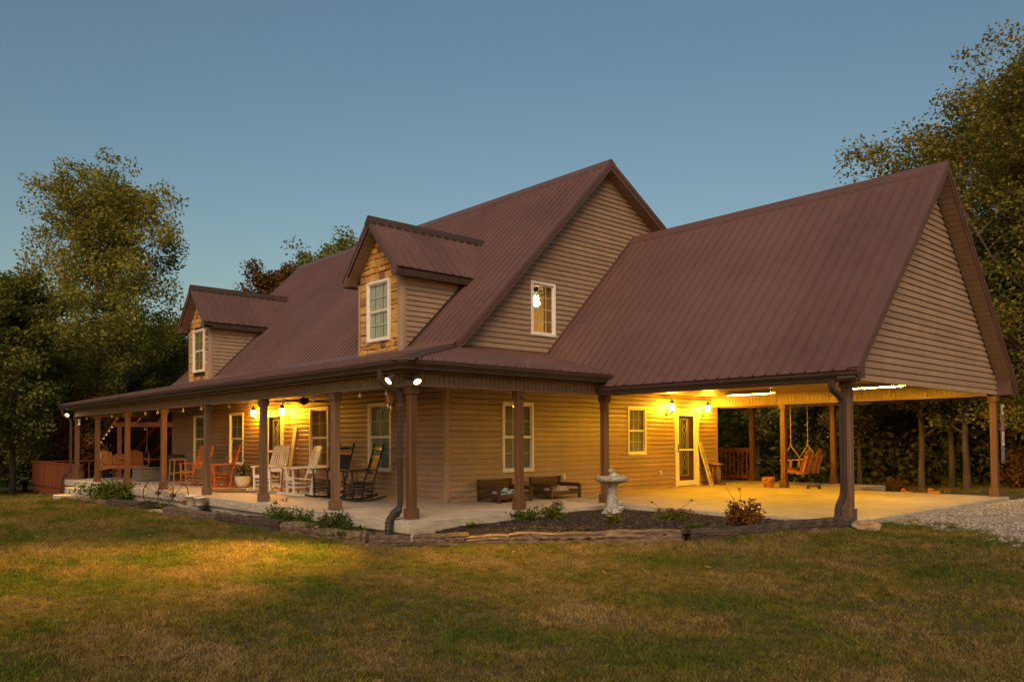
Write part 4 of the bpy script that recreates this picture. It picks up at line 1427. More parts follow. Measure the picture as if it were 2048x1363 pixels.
# ---- wicker storage
def wicker_box(loc, w, d, h, mat, label, cat, nrows):
    B = empty('wicker_box', loc, 0, label, cat)
    mb = MB(); mb.box(-w / 2 + .02, w / 2 - .02, -d / 2 + .02, d / 2 - .02, .02, h - .03); mb.build('core', M['wicker_dark'], B)
    for k in range(nrows):
        z0 = .02 + (h - .07) * k / nrows; z1 = .02 + (h - .07) * (k + 1) / nrows - .008
        mb = MB(); mb.box(-w / 2, w / 2, -d / 2, -d / 2 + .019, z0, z1); mb.box(-w / 2, w / 2, d / 2 - .019, d / 2, z0, z1)
        mb.box(-w / 2, -w / 2 + .019, -d / 2 + .0195, d / 2 - .0195, z0, z1); mb.box(w / 2 - .019, w / 2, -d / 2 + .0195, d / 2 - .0195, z0, z1)
        mb.build('woven_band', M[mat], B, bevel=.004)
    mb = MB(); mb.box(-w / 2 - .01, w / 2 + .01, -d / 2 - .01, d / 2 + .01, h - .03, h); mb.build('lid', M[mat], B, bevel=.006)


wicker_box((-14.55, -.92, 0), .88, .88, .44, 'wicker_grey', 'low grey wicker box on the porch between the left posts', 'storage box', 9)
wicker_box((-14.35, -.32, 0), .75, .45, .86, 'wicker_dark', 'tall dark wicker cabinet against the house wall', 'cabinet', 14)

# ---- potted plant, rug, leaning boards
P = empty('potted_plant', (-8.62, -.42, 0), 0, 'leafy green plant in a round white pot beside the front door', 'potted plant')
mb = MB(); mb.lathe([(.11, 0), (.17, .06), (.21, .18), (.22, .30), (.225, .315), (.20, .315), (.19, .28)], 20); mb.build('pot', M['white_pot'], P)
mb = MB(); mb.lathe([(.19, .27), (.01, .29)], 16); mb.build('soil', M['mulch'], P)

R_ = MB()
for k in range(9):
    a = .80 - k * .085; b = .50 - k * .053
    if b < .03: break
    pts = [(a * math.cos(t * 2 * math.pi / 40), b * math.sin(t * 2 * math.pi / 40), .012) for t in range(41)]
    R_.tube(pts, .026, 6, cap=False)
o = R_.build('rug', M['rug'], None, (-7.15, -1.28, .012)); o.rotation_euler.z = .15
for v in o.data.vertices: v.co.z *= .55
tag(o, 'oval braided rug lying before the front door', 'rug')

def lean_board(name, base, top, w, th, side, mat, label, cat):
    """board leaning on a wall from base to top (centre lines)"""
    B = empty(name, base, 0, label, cat)
    mb = MB(); b = Vector(top) - Vector(base)
    d = b.normalized(); sd = Vector(side); sd = (sd - d * sd.dot(d)).normalized()
    mb.bar((0, 0, 0), b, w, th, d.cross(sd)); mb.build('board', M[mat], B, bevel=.004)
    return B, d, sd, d.cross(sd)


lean_board('welcome_board', (-6.40, -.22, 0), (-6.28, -.04, 1.62), .17, .022, (1, 0, 0), 'paper_white', 'pale wooden board leaning on the wall behind the white rocking chair', 'wooden board')
B, d, sd, nn = lean_board('hello_sign', (.30, 8.99, .0), (.045, 8.80, 1.18), .25, .022, (-.25, 1, 0), 'paper_white', 'tall whitewashed sign spelling HELLO leaning beside the carport door', 'sign')
if nn.x < 0: nn = -nn
Ls = (Vector((.045, 8.80, 1.18)) - Vector((.30, 8.99, .0))).length


def letter(strokes, c, hh):
    """strokes [(x0,y0,x1,y1,w)] in units of the letter height, laid on the board at distance c from its foot"""
    mb = MB()
    for st in strokes:
        p = d * (c + st[1] * hh) + sd * (st[0] * hh) + nn * .0125; q = d * (c + st[3] * hh) + sd * (st[2] * hh) + nn * .0125
        mb.bar(p, q, st[4] * hh, .004, nn)
    mb.build('letter', M['ink'], B)


Wl = .13
Hs = [(-.22, -.42, -.22, .42, Wl), (.22, -.42, .22, .42, Wl), (-.22, 0, .22, 0, .09)] + [(x - .13, y, x + .13, y, .07) for x in (-.22, .22) for y in (-.46, .46)]
Es = [(-.18, -.46, -.18, .46, Wl), (-.30, .46, .26, .46, .08), (-.30, -.46, .28, -.46, .08), (-.18, .02, .14, .02, .08), (.24, .44, .24, .28, .07), (.26, -.44, .26, -.26, .07), (.13, -.08, .13, .12, .05)]
Lst = [(-.12, -.46, -.12, .46, Wl), (-.26, .46, .04, .46, .07), (-.26, -.46, .28, -.46, .08), (.26, -.44, .26, -.24, .07)]
Os = []
for k in range(14):
    t0, t1 = 2 * math.pi * k / 14, 2 * math.pi * (k + 1) / 14
    Os.append((.26 * math.sin(t0), .44 * math.cos(t0), .26 * math.sin(t1), .44 * math.cos(t1), .11))
step = Ls / 6.0
# the board is read from the top down, letters upright
for i, st in enumerate((Hs, Es, Lst, Lst, Os)):
    letter(st, Ls - step * (1.62 + i * .93), .20)
orn = []
for k in range(16):
    t = k / 15.0
    orn.append((.30 * math.sin(t * 9.4) * (1 - .3 * t), .5 - t, .0, 0, 0))
mb = MB(); pts = []
for k in range(18):
    t = k / 17.0
    pts.append(d * (Ls - .04 - .16 * t) + sd * (.055 * math.sin(t * 12.0)) + nn * .013)
mb.tube(pts, .006, 5); mb.build('scroll_ornament', M['ink'], B)

# log stool beside the sign
T = empty('log_stool', (.20, 9.36, 0), 0, 'small rustic stool with thick log legs at the carport wall corner', 'stool')
mb = MB(); mb.lathe([(.165, .55), (.175, .56), (.175, .585), (.16, .60)], 14, jitter=.04); mb.build('seat', M['swing_wood'], T)
mb = MB(); mb.tube([(.05, .03, .03), (.055, .03, .3), (.04, .03, .55)], [.075, .065, .07], 9); mb.build('leg', M['bark'], T)
mb = MB(); mb.tube([(-.09, -.05, .03), (-.075, -.045, .55)], [.022, .03], 7); mb.build('leg', M['swing_wood'], T)
mb = MB(); mb.box(-.19, .19, -.16, .16, 0, .03); mb.build('foot_board', M['swing_wood'], T)

# wooden bucket with rope handle
T = empty('bucket', (1.84, 9.28, 0), 0, 'wooden stave bucket with rope handle on the carport floor', 'bucket')
for k in range(16):
    t = 2 * math.pi * k / 16; w = 2 * math.pi / 16 * .46
    mb = MB(); vs = []
    for r0, z in ((.125, 0), (.165, .27)):
        for r in (r0, r0 - .016):
            for a in (t - w, t + w): vs.append((r * math.cos(a), r * math.sin(a), z))
    mb.add(vs, [(0, 1, 5, 4), (2, 6, 7, 3), (0, 4, 6, 2), (1, 3, 7, 5), (4, 5, 7, 6), (0, 2, 3, 1)]); mb.build('stave', M['swing_wood'], T)
mb = MB(); mb.lathe([(.128, .05), (.134, .05), (.137, .075), (.131, .075)], 20); mb.lathe([(.157, .20), (.163, .20), (.168, .235), (.160, .235)], 20); mb.build('hoop', M['terracotta'], T)
mb = MB(); mb.lathe([(.12, .01), (.005, .012)], 14); mb.build('bottom', M['dark_wood'], T)
mb = MB(); mb.tube([(.10 * math.cos(t), -.125 - .04 * math.sin(t), .24 - .12 * math.sin(t)) for t in [math.pi * k / 10 for k in range(11)]], .009, 6); mb.build('rope_handle', M['rope'], T)
# hand weights
T = empty('dumbbell', (3.02, 9.40, 0), .5, 'pair-ended dumbbell with pale discs on the carport floor edge', 'dumbbell')
mb = MB(); mb.tube([(-.14, 0, .06), (.14, 0, .06)], .016, 8); mb.build('handle', M['black_paint'], T)
for s_ in (-1, 1):
    mb = MB(); mb.tube([(s_ * .10, 0, .06), (s_ * .17, 0, .06)], .058, 12, smooth=False); mb.build('weight', M['black_paint'], T)
    mb = MB(); mb.tube([(s_ * .17, 0, .06), (s_ * .178, 0, .06)], .05, 12, smooth=False); mb.build('disc', M['galv'], T)
# toys at the far edge of the slab
for x, y, c, lab in ((5.15, 9.72, 'red_wood_gloss', 'small red toy lying beyond the carport floor'), (5.75, 9.75, 'orange_wood', 'small orange toy truck lying beyond the carport floor')):
    T = empty('toy', (x, y, gz(x, y)), .4, lab, 'toy')
    mb = MB(); mb.box(-.13, .13, -.06, .06, .04, .14); mb.box(-.12, -.01, -.055, .055, .14, .2); mb.build('body', M[c], T, bevel=.02)
    for sx in (-.08, .08):
        mb = MB(); mb.tube([(sx, -.07, .04), (sx, .07, .04)], .04, 10); mb.build('wheel', M['black_paint'], T)

# ================================================================ porch swings
def swing(loc, rz, label, hang_z, W=1.42, mat='swing_wood', line='rope'):
    """two-seat Adirondack-style swing; faces local -y; origin under the seat at floor level"""
    T = empty('porch_swing', loc, rz, label, 'porch swing', 'porch swings')
    zs = .47
    for k in range(6):
        y = -.28 + k * .088; z = zs - .07 * k / 5
        mb = MB(); mb.box(-W / 2 + .06, W / 2 - .06, y, y + .076, z - .02, z); mb.build('seat_slat', M[mat], T)
    # scalloped front apron
    mb = MB(); poly = [(-W / 2, 0), (-W / 2, .12)] + [(-W / 2 + W * k / 24, .12) for k in range(1, 24)] + [(W / 2, .12), (W / 2, 0)]
    top = [(-W / 2 + W * k / 24, zs - .01) for k in range(25)]
    bot = [(-W / 2 + W * k / 24, zs - .13 + .045 * abs(math.sin(2 * math.pi * k / 24))) for k in range(25)]
    vs = []
    for yy in (-.305, -.28):
        vs += [(u, yy, v) for u, v in top] + [(u, yy, v) for u, v in bot]
    fs = []
    for k in range(24):
        fs += [(k, k + 1, 26 + k, 25 + k), (50 + k, 75 + k, 76 + k, 51 + k), (k, 50 + k, 51 + k, k + 1), (25 + k, 26 + k, 76 + k, 75 + k)]
    fs += [(0, 25, 75, 50), (24, 74, 99, 49)]
    mb.add(vs, fs); mb.build('apron', M[mat], T)
    # backs: three fan panels of slats with arched tops
    tilt = .34
    for pc, pw, ph in ((-W * .33, W * .30, .52), (0, W * .30, .40), (W * .33, W * .30, .52)):
        n = 5
        for k in range(n):
            u = pc - pw / 2 + pw * (k + .5) / n; e = (u - pc) / (pw / 2)
            h = ph * (1 - .20 * e * e)
            fan = 1.0 + .10 * (1 if True else 0)
            p = Vector((u, .20, zs - .10)); q = Vector((pc + (u - pc) * fan, .20 + tilt * (h + .10), zs + h))
            mb = MB(); mb.bar(p, q, pw / n - .008, .02, (0, 1, 0), pw / n * 1.06 - .006); mb.build('back_slat', M[mat], T)
    mb = MB(); mb.bar((-W / 2 + .03, .345, zs + .30), (W / 2 - .03, .345, zs + .30), .03, .075, (0, -.3, 1)); mb.build('back_rail', M[mat], T)
    mb = MB(); mb.bar((-W / 2 + .03, .245, zs + .02), (W / 2 - .03, .245, zs + .02), .03, .075, (0, -.3, 1)); mb.build('back_rail', M[mat], T)
    for x in (-W / 2 + .06, -W * .17, W * .17, W / 2 - .06):
        mb = MB(); mb.bar((x, -.27, zs - .06), (x, .27, zs - .13), .035, .08); mb.build('seat_bearer', M[mat], T)
        mb = MB(); mb.bar((x, .25, zs - .16), (x, .39, zs + .34), .035, .07, (0, 1, 0)); mb.build('back_strut', M[mat], T)
    for x in (-W / 2 + .02, 0.0, W / 2 - .02):
        mb = MB(); mb.bar((x, -.34, zs + .21), (x, .33, zs + .24), .10, .026); mb.build('armrest', M[mat], T)
        mb = MB(); mb.bar((x, -.27, zs - .08), (x, -.27, zs + .20), .035, .07, (0, 1, 0)); mb.build('arm_post', M[mat], T)
    for s_ in (-1, 1):
        x = s_ * (W / 2 - .0)
        r = .011
        mb = MB()
        knot = (x, -.02, zs + .62)
        mb.tube([knot, (x, -.02, hang_z)], r * 1.2, 6); mb.tube([knot, (x, -.30, zs + .20)], r, 6); mb.tube([knot, (x, .27, zs + .22)], r, 6)
        mb.ball(knot, .028, 8, 6); mb.ball((x, -.02, hang_z - .02), .03, 8, 6)
        mb.build('hanging_' + line, M['rope' if line == 'rope' else 'chain'], T)


swing((1.92, 10.85, 0), -1.45, 'wooden two-seat porch swing hung by ropes behind the carport post', 2.45, 1.25)
swing((-16.65, -1.15, 0), math.pi / 2, 'wooden two-seat porch swing hung on chains at the left end of the porch', 2.37, 1.55, line='chain')

# ================================================================ back porch railing
def railing(p, q, h, n, label, mat='red_wood'):
    T = empty('porch_railing', p, math.atan2(q[1] - p[1], q[0] - p[0]), label, 'railing')
    L = math.hypot(q[0] - p[0], q[1] - p[1])
    mb = MB(); mb.box(0, L, -.07, .07, h - .035, h); mb.build('top_rail', M[mat], T)
    mb = MB(); mb.box(0, L, -.02, .02, h - .13, h - .036); mb.build('rail', M[mat], T)
    mb = MB(); mb.box(0, L, -.02, .02, .08, .17); mb.build('rail', M[mat], T)
    for k in range(n):
        x = L * (k + .5) / n
        mb = MB(); mb.box(x - .019, x + .019, -.057, -.0205, .06, h - .04); mb.build('baluster', M[mat], T)


railing((-3.2, 11.9, 0), (-.27, 11.9, 0), 1.0, 20, 'red-stained railing with balusters behind the carport door corner')

# ================================================================ left deck and pergola
D = empty('deck', (-21.7, -1.0, -.8), 0, 'red-stained raised wooden deck with boarded railing left of the porch', 'deck')
def dk(name, b, mat='red_wood', bevel=0):
    mb = MB(); mb.box(b[0] + 21.7, b[1] + 21.7, b[2] + 1.0, b[3] + 1.0, b[4] + .8, b[5] + .8); return mb.build(name, M[mat], D, bevel=bevel)
for k in range(18):
    y = -2.0 + k * .30
    dk('deck_board', (-25.5, -18.12, y, y + .29, -.47, -.435))
dk('rim_joist', (-25.52, -18.12, -2.06, -2.005, -.74, -.475)); dk('rim_joist', (-25.56, -25.522, -2.06, 3.4, -.74, -.475))
for x in (-25.45, -22.9, -20.4, -18.3): dk('leg', (x - .06, x + .06, -1.995, -1.88, -1.35, -.476))
dk('top_rail', (-25.58, -18.2, -2.12, -1.98, .46, .50)); dk('top_rail', (-25.58, -25.44, -1.979, 3.4, .4605, .5))
dk('rail', (-25.5, -18.2, -2.075, -2.04, .36, .458)); dk('rail', (-25.5, -18.2, -2.075, -2.04, -.42, -.33))
for k in range(26):
    x = -25.5 + k * .28
    if x < -18.5: dk('fence_board', (x + .012, x + .262, -2.095 - .012 * (k % 2), -2.076 - .012 * (k % 2), -.46, .44))
for k in range(10):
    y = -1.95 + k * .5
    dk('baluster', (-25.53, -25.49, y, y + .04, -.46, .46))
for x in (-25.5, -23.0, -20.6, -18.4): dk('rail_post', (x - .05, x + .05, -2.035, -1.94, -.48, .458))

G = empty('pergola', (-27, 3.5, -.9), 0, 'red-brown timber shelter with sloping roof and string lights beyond the deck', 'pergola')
def pg(name, p, q, w, h, mat='red_wood', up=(0, 0, 1)):
    mb = MB(); o = Vector((-27, 3.5, -.9)); mb.bar(Vector(p) - o, Vector(q) - o, w, h, up); return mb.build(name, M[mat], G)
# the high beam, the posts, sloping rafters towards the left
HX, HY0, HY1, HZ = -24.6, 1.05, 5.6, 2.06
pg('beam', (HX, HY0 - .2, HZ), (HX, HY1, HZ), .10, .22)
for y in (HY0, HY1 - 1.9, HY1 - .3): pg('post', (HX, y, -.9), (HX, y, HZ - .11), .14, .14, up=(0, 1, 0))
for y in (HY0, HY1 - .3): pg('post', (HX - 4.0, y, -.9), (HX - 4.0, y, HZ - 1.75), .14, .14, up=(0, 1, 0))
pg('beam', (HX - 4.0, HY0 - .2, HZ - 1.65), (HX - 4.0, HY1, HZ - 1.65), .10, .22)
for k in range(6):
    y = HY0 - .15 + k * (HY1 - HY0 + .1) / 5
    pg('rafter', (HX + .25, y, HZ + .28), (HX - 4.3, y, HZ - 1.62), .06, .18)
for k in range(12):
    t = k / 12.0; x = HX + .2 - t * 4.4; z = HZ + .38 - t * 1.84
    pg('roof_board', (x - .18, HY0 - .3, z - .075), (x - .18, HY1 + .1, z - .075), .37, .02, 'dark_wood', up=(-.385, 0, .92))
mb = MB(); o = Vector((-27, 3.5, -.9))
mb.tube([Vector((HX - .1 - .4 * k, HY0 - .22, HZ - .02 - .165 * k)) - o for k in range(11)], .006, 5); mb.build('light_wire', M['black_iron'], G)
for k in range(10):
    mb = MB(); mb.ball(Vector((HX - .2 - .4 * k, HY0 - .24, HZ - .13 - .165 * k)) - o, .045, 8, 6); mb.build('light_bulb', M['bulb_off'], G)
for k in range(6):
    mb = MB(); mb.ball(Vector((HX - .1, HY0 + .4 + .7 * k, HZ - .2)) - o, .045, 8, 6); mb.build('light_bulb', M['bulb_off'], G)

# ================================================================ steps, wagon wheels, pots
T = empty('concrete_steps', (-15.4, -3.0, -.60), 0, 'pale two-tread concrete steps at the left end of the porch', 'steps')
mb = MB(); mb.box(-.55, .50, -.12, .34, 0, .43); mb.build('step', M['founda'], T, bevel=.015)
mb = MB(); mb.box(-.30, .80, -.52, -.122, 0, .23); mb.build('step', M['founda'], T, bevel=.015)


def wheel(loc, rz, lean, r, label):
    T = empty('wagon_wheel', loc, 0, label, 'wagon wheel', 'iron wagon wheels leaning by the porch')
    T.rotation_euler = (lean, 0, rz)
    pts = [(r * math.cos(t), 0, r + r * math.sin(t)) for t in [2 * math.pi * k / 40 for k in range(41)]]
    mb = MB()
    for a, b in zip(pts, pts[1:]): mb.bar(a, b, .034, .010, (0, 0, 1) if abs(b[2] - a[2]) < abs(b[0] - a[0]) else (1, 0, 0))
    mb.build('rim', M['iron'], T)
    mb = MB(); mb.tube([(0, -.07, r), (0, .07, r)], .045, 12); mb.tube([(0, -.09, r), (0, -.07, r)], .028, 10); mb.build('hub', M['iron'], T)
    for k in range(10):
        t = 2 * math.pi * k / 10 + .2; e = .03 if k % 2 else -.03
        mb = MB(); mb.tube([(.03 * math.cos(t), e, r + .03 * math.sin(t)), (r * math.cos(t), 0, r + r * math.sin(t))], .006, 6); mb.build('spoke', M['iron'], T)


wheel((-7.90, -2.94, -.38), .78, -.08, .385, 'left-hand rusty spoked iron wheel leaning against the porch edge')
wheel((-6.66, -3.02, -.38), .72, -.08, .385, 'right-hand rusty spoked iron wheel standing in front of the white pot')
mb = MB(); mb.box(-.20, .20, -.15, .15, 0, .20); mb.box(-.14, -.02, -.151, -.148, .04, .16)
tag(mb.build('concrete_block', M['cast'], None, (-5.72, -2.90, -.38), bevel=.01), 'grey concrete block under the pots behind the right wagon wheel', 'concrete block')
mb = MB(); mb.lathe([(.10, 0), (.13, .02), (.155, .20), (.165, .20), (.168, .235), (.15, .235), (.14, .17)], 18)
tag(mb.build('flower_pot', M['white_pot'], None, (-5.62, -2.93, -.178)), 'white flower pot on the concrete block', 'flower pot', 'flower pots by the wagon wheels')
mb = MB(); mb.lathe([(.085, 0), (.11, .02), (.13, .17), (.14, .17), (.143, .20), (.125, .20), (.12, .15)], 18)
tag(mb.build('flower_pot', M['white_pot'], None, (-5.36, -2.86, -.178)), 'small white flower pot beside the larger white pot', 'flower pot', 'flower pots by the wagon wheels')
mb = MB(); mb.lathe([(.055, 0), (.08, .10), (.09, .10), (.09, .13), (.075, .13), (.07, .09)], 16)
tag(mb.build('flower_pot', M['terracotta'], None, (-5.90, -2.98, -.178)), 'little terracotta pot on the concrete block', 'flower pot', 'flower pots by the wagon wheels')
mb = MB(); mb.prism([(-.85, -.25), (.9, -.22), (.86, .45), (-.8, .42)], (0, 0, -.06), (1, 0, 0), (0, 1, 0), (0, 0, 1), .085)
tag(mb.build('stepping_slab', M['founda'], None, (-6.55, -3.18, -.38), bevel=.012), 'flat concrete slab under the wagon wheels in the timber border', 'paving slab')

# ================================================================ dog beds
def dog_bed(loc, rz, w, d_, cloth, label, seed):
    T = empty('dog_bed', loc, rz, label, 'dog bed', 'wooden dog beds by the side wall')
    r_ = random.Random(seed)
    # local: headboard at +y, open low front at -y
    for sx in (-1, 1):
        for sy, h in ((-1, .30), (1, .46)):
            x = sx * (w / 2 - .03); y = sy * (d_ / 2 - .03)
            mb = MB(); mb.bar((x, y, 0), (x, y, h), .045, .055, (0, 1, 0), .055, .06); mb.build('leg', M['dark_wood'], T)
        x = sx * (w / 2 - .02)
        for z in (.10, .24):
            mb = MB(); mb.box(x - .011, x + .011, -d_ / 2 + .055, d_ / 2 - .055, z, z + .085); mb.build('side_board', M['dark_wood'], T)
    for z in (.12, .26, .36):
        mb = MB(); mb.box(-w / 2 + .055, w / 2 - .055, d_ / 2 - .04, d_ / 2 - .018, z, z + .085); mb.build('head_board', M['dark_wood'], T)
    mb = MB(); mb.box(-w / 2 + .055, w / 2 - .055, -d_ / 2 + .02, -d_ / 2 + .042, .09, .17); mb.build('front_board', M['dark_wood'], T)
    for k in range(5):
        y = -d_ / 2 + .05 + k * (d_ - .1) / 5
        mb = MB(); mb.box(-w / 2 + .04, w / 2 - .04, y, y + .08, .085, .099); mb.build('slat', M['dark_wood'], T)
    # rumpled blanket
    n, m = 30, 18; vs = []; fs = []
    ph = [r_.uniform(0, 6) for _ in range(8)]
    for j in range(m):
        for i in range(n):
            u = i / (n - 1); v = j / (m - 1)
            x = (-.5 + u) * (w - .12); y = (-.5 + v) * (d_ - .12)
            e = min(1, 6 * u, 6 * (1 - u), 6 * v, 6 * (1 - v))
            hgt = .035 * math.sin(9 * u + ph[0] + 3 * v) + .03 * math.sin(13 * v + ph[1] - 4 * u) + .022 * math.sin(21 * u - 9 * v + ph[2]) + .05 * math.exp(-((u - .65) ** 2 + (v - .5) ** 2) * 9)
            vs.append((x, y, .105 + e * (.075 + hgt * .9)))
    for j in range(m - 1):
        for i in range(n - 1): fs.append((j * n + i, j * n + i + 1, (j + 1) * n + i + 1, (j + 1) * n + i))
    mb = MB(); mb.add(vs, fs, True); o = mb.build('blanket', M[cloth], T)
    md = o.modifiers.new('thick', 'SOLIDIFY'); md.thickness = .015


dog_bed((.42, 1.22, 0), math.pi / 2, .95, .68, 'blue_cloth', 'dark wooden dog bed with blue and white blanket near the house corner', 3)
dog_bed((.42, 2.72, 0), math.pi / 2, .95, .68, 'tan_cloth', 'dark wooden dog bed with rumpled tan blanket below the outlet', 8)

# ================================================================ bird bath
T = empty('bird_bath', (3.06, 1.52, -.10), 0, 'weathered cast-stone bird bath with a bird figure in the mulch bed', 'bird bath')
mb = MB(); mb.lathe([(.19, -.05), (.20, 0), (.185, .03), (.15, .07), (.115, .13), (.10, .24), (.092, .38), (.088, .48), (.10, .53), (.15, .565)], 18, jitter=.05, seed=3); mb.build('pedestal', M['cast'], T)
mb = MB(); mb.lathe([(.10, .55), (.20, .565), (.275, .595), (.305, .63), (.30, .675), (.28, .685), (.25, .66), (.16, .63), (.02, .62)], 26, jitter=.03, seed=5); mb.build('basin', M['cast'], T)
mb = MB(); mb.ball((.02, .04, .70), .085, 12, 8, (.8, 1, .85)); mb.ball((-.0, -.02, .79), .052, 10, 7); mb.ball((.03, .13, .70), .05, 8, 6, (.7, 1.3, .5)); mb.lathe([(.016, 0), (.002, .05)], 6, (-.01, -.07, .77)); mb.build('bird_figure', M['cast'], T)
mb = MB(); mb.ball((.13, .08, .10), .075, 10, 7, (1, .9, .9)); mb.ball((.15, .06, .19), .05, 10, 7); mb.ball((.06, -.15, .06), .07, 10, 7, (1.1, .7, .7)); mb.ball((.10, -.15, .12), .035, 8, 6); mb.build('base_figures', M['cast'], T)

# ================================================================ timber edging, rock
def timber(p, q, h, w, mat, label, seed, up=.0, zoff=0.0):
    """rough railroad tie from p to q (xy), its underside a little in the ground"""
    r_ = random.Random(seed)
    a = Vector((p[0], p[1], gz(*p) - .04 + zoff)); b = Vector((q[0], q[1], gz(*q) - .04 + zoff))
    L = (b - a).length; d = (b - a) / L; sd = d.cross(Vector((0, 0, 1))).normalized(); u = sd.cross(d)
    n = max(6, int(L / .085)); k = 30; vs = []; fs = []
    H = h + .04
    ridge = [r_.uniform(-.009, .009) for _ in range(k)]
    ph = [r_.uniform(0, 6.28) for _ in range(6)]
    chips = [(r_.uniform(0, 1), r_.uniform(0, 6.28), r_.uniform(.02, .07), r_.uniform(.015, .05)) for _ in range(int(5 + L * 3))]
    for i in range(n + 1):
        t = i / n
        sway = .018 * math.sin(2.2 * t * L + ph[0]) + .008 * math.sin(6 * t * L + ph[1])
        hv = .012 * math.sin(3 * t * L + ph[2]) + .007 * math.sin(9 * t * L + ph[3])
        for j in range(k):
            an = 2 * math.pi * j / k + math.pi / k
            c, s_ = math.cos(an), math.sin(an)
            m_ = max(abs(c), abs(s_)); x = c / m_; y = s_ / m_
            rr = .5 * (1 - .13 * (abs(x * y)) ** 3)
            cut = ridge[j] + r_.uniform(-.0035, .0035)
            for (ct, ca_, cl_, cd) in chips:
                da = abs((an - ca_ + math.pi) % (2 * math.pi) - math.pi)
                if da < .35 and abs(t - ct) < cl_ * 1.6: cut -= cd * .55 * (1 - da / .35) * (1 - abs(t - ct) / (cl_ * 1.6))
            e = 1.0
            if i in (0, n): e = .93
            pt = a + d * (L * t + (r_.uniform(-.03, .03) if i in (0, n) else 0)) + sd * (x * (w * rr * e + cut) + sway) + u * (H / 2 + y * (H * rr * e + cut) + (hv if y > 0 else 0))
            vs.append(pt)
    for i in range(n):
        for j in range(k): fs.append((i * k + j, i * k + (j + 1) % k, (i + 1) * k + (j + 1) % k, (i + 1) * k + j))
    mb = MB(); mb.add(vs, fs); mb.f.append(tuple(reversed(range(k)))); mb.sm.append(False); mb.f.append(tuple(n * k + j for j in range(k))); mb.sm.append(False)
    o = mb.build('timber_edging', M[mat])
    tag(o, label, 'timber', 'old railroad ties edging the beds')
    return o


timber((-14.50, -3.46), (-13.1, -3.38), .15, .20, 'timber', 'short weathered tie beside the concrete steps', 1)
timber((-12.95, -3.28), (-10.3, -3.46), .17, .20, 'timber_tan', 'pale weathered tie in front of the left shrub', 2)
timber((-10.2, -3.42), (-7.75, -3.36), .19, .22, 'timber_dark', 'dark tie ending beside the left wagon wheel', 3)
timber((-5.95, -3.40), (-3.40, -3.22), .19, .20, 'timber', 'furrowed grey tie right of the wagon wheels', 4)
timber((-3.32, -3.26), (-.90, -3.10), .19, .20, 'timber_dark', 'dark smooth tie in the middle of the porch border', 5)
timber((-.82, -3.08), (1.78, -3.02), .20, .22, 'timber_tan', 'pale split tie ending at the porch corner', 6)
timber((1.93, -3.00), (3.02, -1.90), .18, .17, 'timber', 'broken split log at the porch corner of the mulch bed', 7)
timber((2.42, -2.80), (3.0, -2.22), .07, .10, 'timber_dark', 'thin splintered log lying before the broken one', 17)
timber((3.04, -1.96), (3.58, -1.56), .15, .16, 'timber_tan', 'short yellowish log stub between two ties', 8)
timber((3.56, -1.48), (5.88, -.24), .17, .20, 'timber_tan', 'pale tie edging the mulch bed before the bird bath', 9)
timber((5.98, -.20), (7.30, 2.12), .17, .20, 'timber_dark', 'dark tie running up to the carport downspout', 10)
mb = MB(); mb.ball((0, 0, .04), .15, 12, 8, (1.3, .75, .62))
o = mb.build('rock', M['rock'], None, (7.55, 2.02, -.08)); o.rotation_euler = (0, .1, .5)
r_ = random.Random(4)
for v in o.data.vertices: v.co += Vector((r_.uniform(-.03, .03), r_.uniform(-.03, .03), r_.uniform(-.025, .025)))
for p in o.data.polygons: p.use_smooth = False
tag(o, 'pale lichen-stained rock at the carport slab corner', 'rock')

# sign board on the carport's rear post
T = empty('post_sign', (7.23, 9.56, .72), .0, 'narrow painted sign board hung on the rear carport post', 'sign')
mb = MB(); mb.box(-.012, .012, -.075, .075, 0, 1.28); mb.build('board', M['timber'], T)
for z0, z1, c in ((1.05, 1.26, 'galv'), (.98, 1.04, 'timber_tan'), (.68, .97, 'mauve'), (.38, .67, 'galv'), (.06, .37, 'slate_blue')):
    if c not in M:
        M[c] = surf(c + '_paint', *{'mauve': ((.17, .10, .11), (.25, .15, .16)), 'slate_blue': ((.08, .11, .17), (.17, .20, .27))}[c], (20, 20, 20), .8)
    mb = MB(); mb.box(.0121, .020, -.06, .06, z0, z1); mb.build('painted_panel', M[c], T)
mb = MB(); mb.tube([(.023, .028 * math.cos(t), 1.155 + .05 * math.sin(t)) for t in [2 * math.pi * k / 12 for k in range(13)]], .008, 5)
mb.bar((.022, -.02, .44), (.022, .02, .60), .02, .004, (1, 0, 0)); mb.build('mark', M['ink'], T)

# wind chime at the corner, small bird feeder at the left end
T = empty('wind_chime', (1.42, -2.30, 1.80), 0, 'wooden wind chime with metal tubes hanging beside the corner downspout', 'wind chime')
mb = MB(); mb.tube([(0, 0, .24), (0, 0, .37)], .004, 5); mb.build('cord', M['rope'], T)
mb = MB(); mb.box(-.05, .05, -.05, .05, .10, .24); mb.build('wood_block', M['swing_wood'], T, bevel=.008)
for k in range(5):
    t = 2 * math.pi * k / 5
    mb = MB(); mb.tube([(.035 * math.cos(t), .035 * math.sin(t), .095), (.035 * math.cos(t), .035 * math.sin(t), -.07 + .02 * k)], .011, 8); mb.build('chime_tube', M['chain'], T)
T = empty('bird_feeder', (-17.35, -2.36, 1.86), 0, 'small pale lantern-shaped feeder hanging at the left porch post', 'bird feeder')
mb = MB(); mb.tube([(0, 0, .2), (0, 0, .30)], .004, 5); mb.build('hook', M['black_iron'], T)
mb = MB(); mb.lathe([(.05, 0), (.05, .02), (.035, .03), (.035, .16), (.06, .17), (.01, .21)], 10); mb.build('body', M['paper_white'], T)

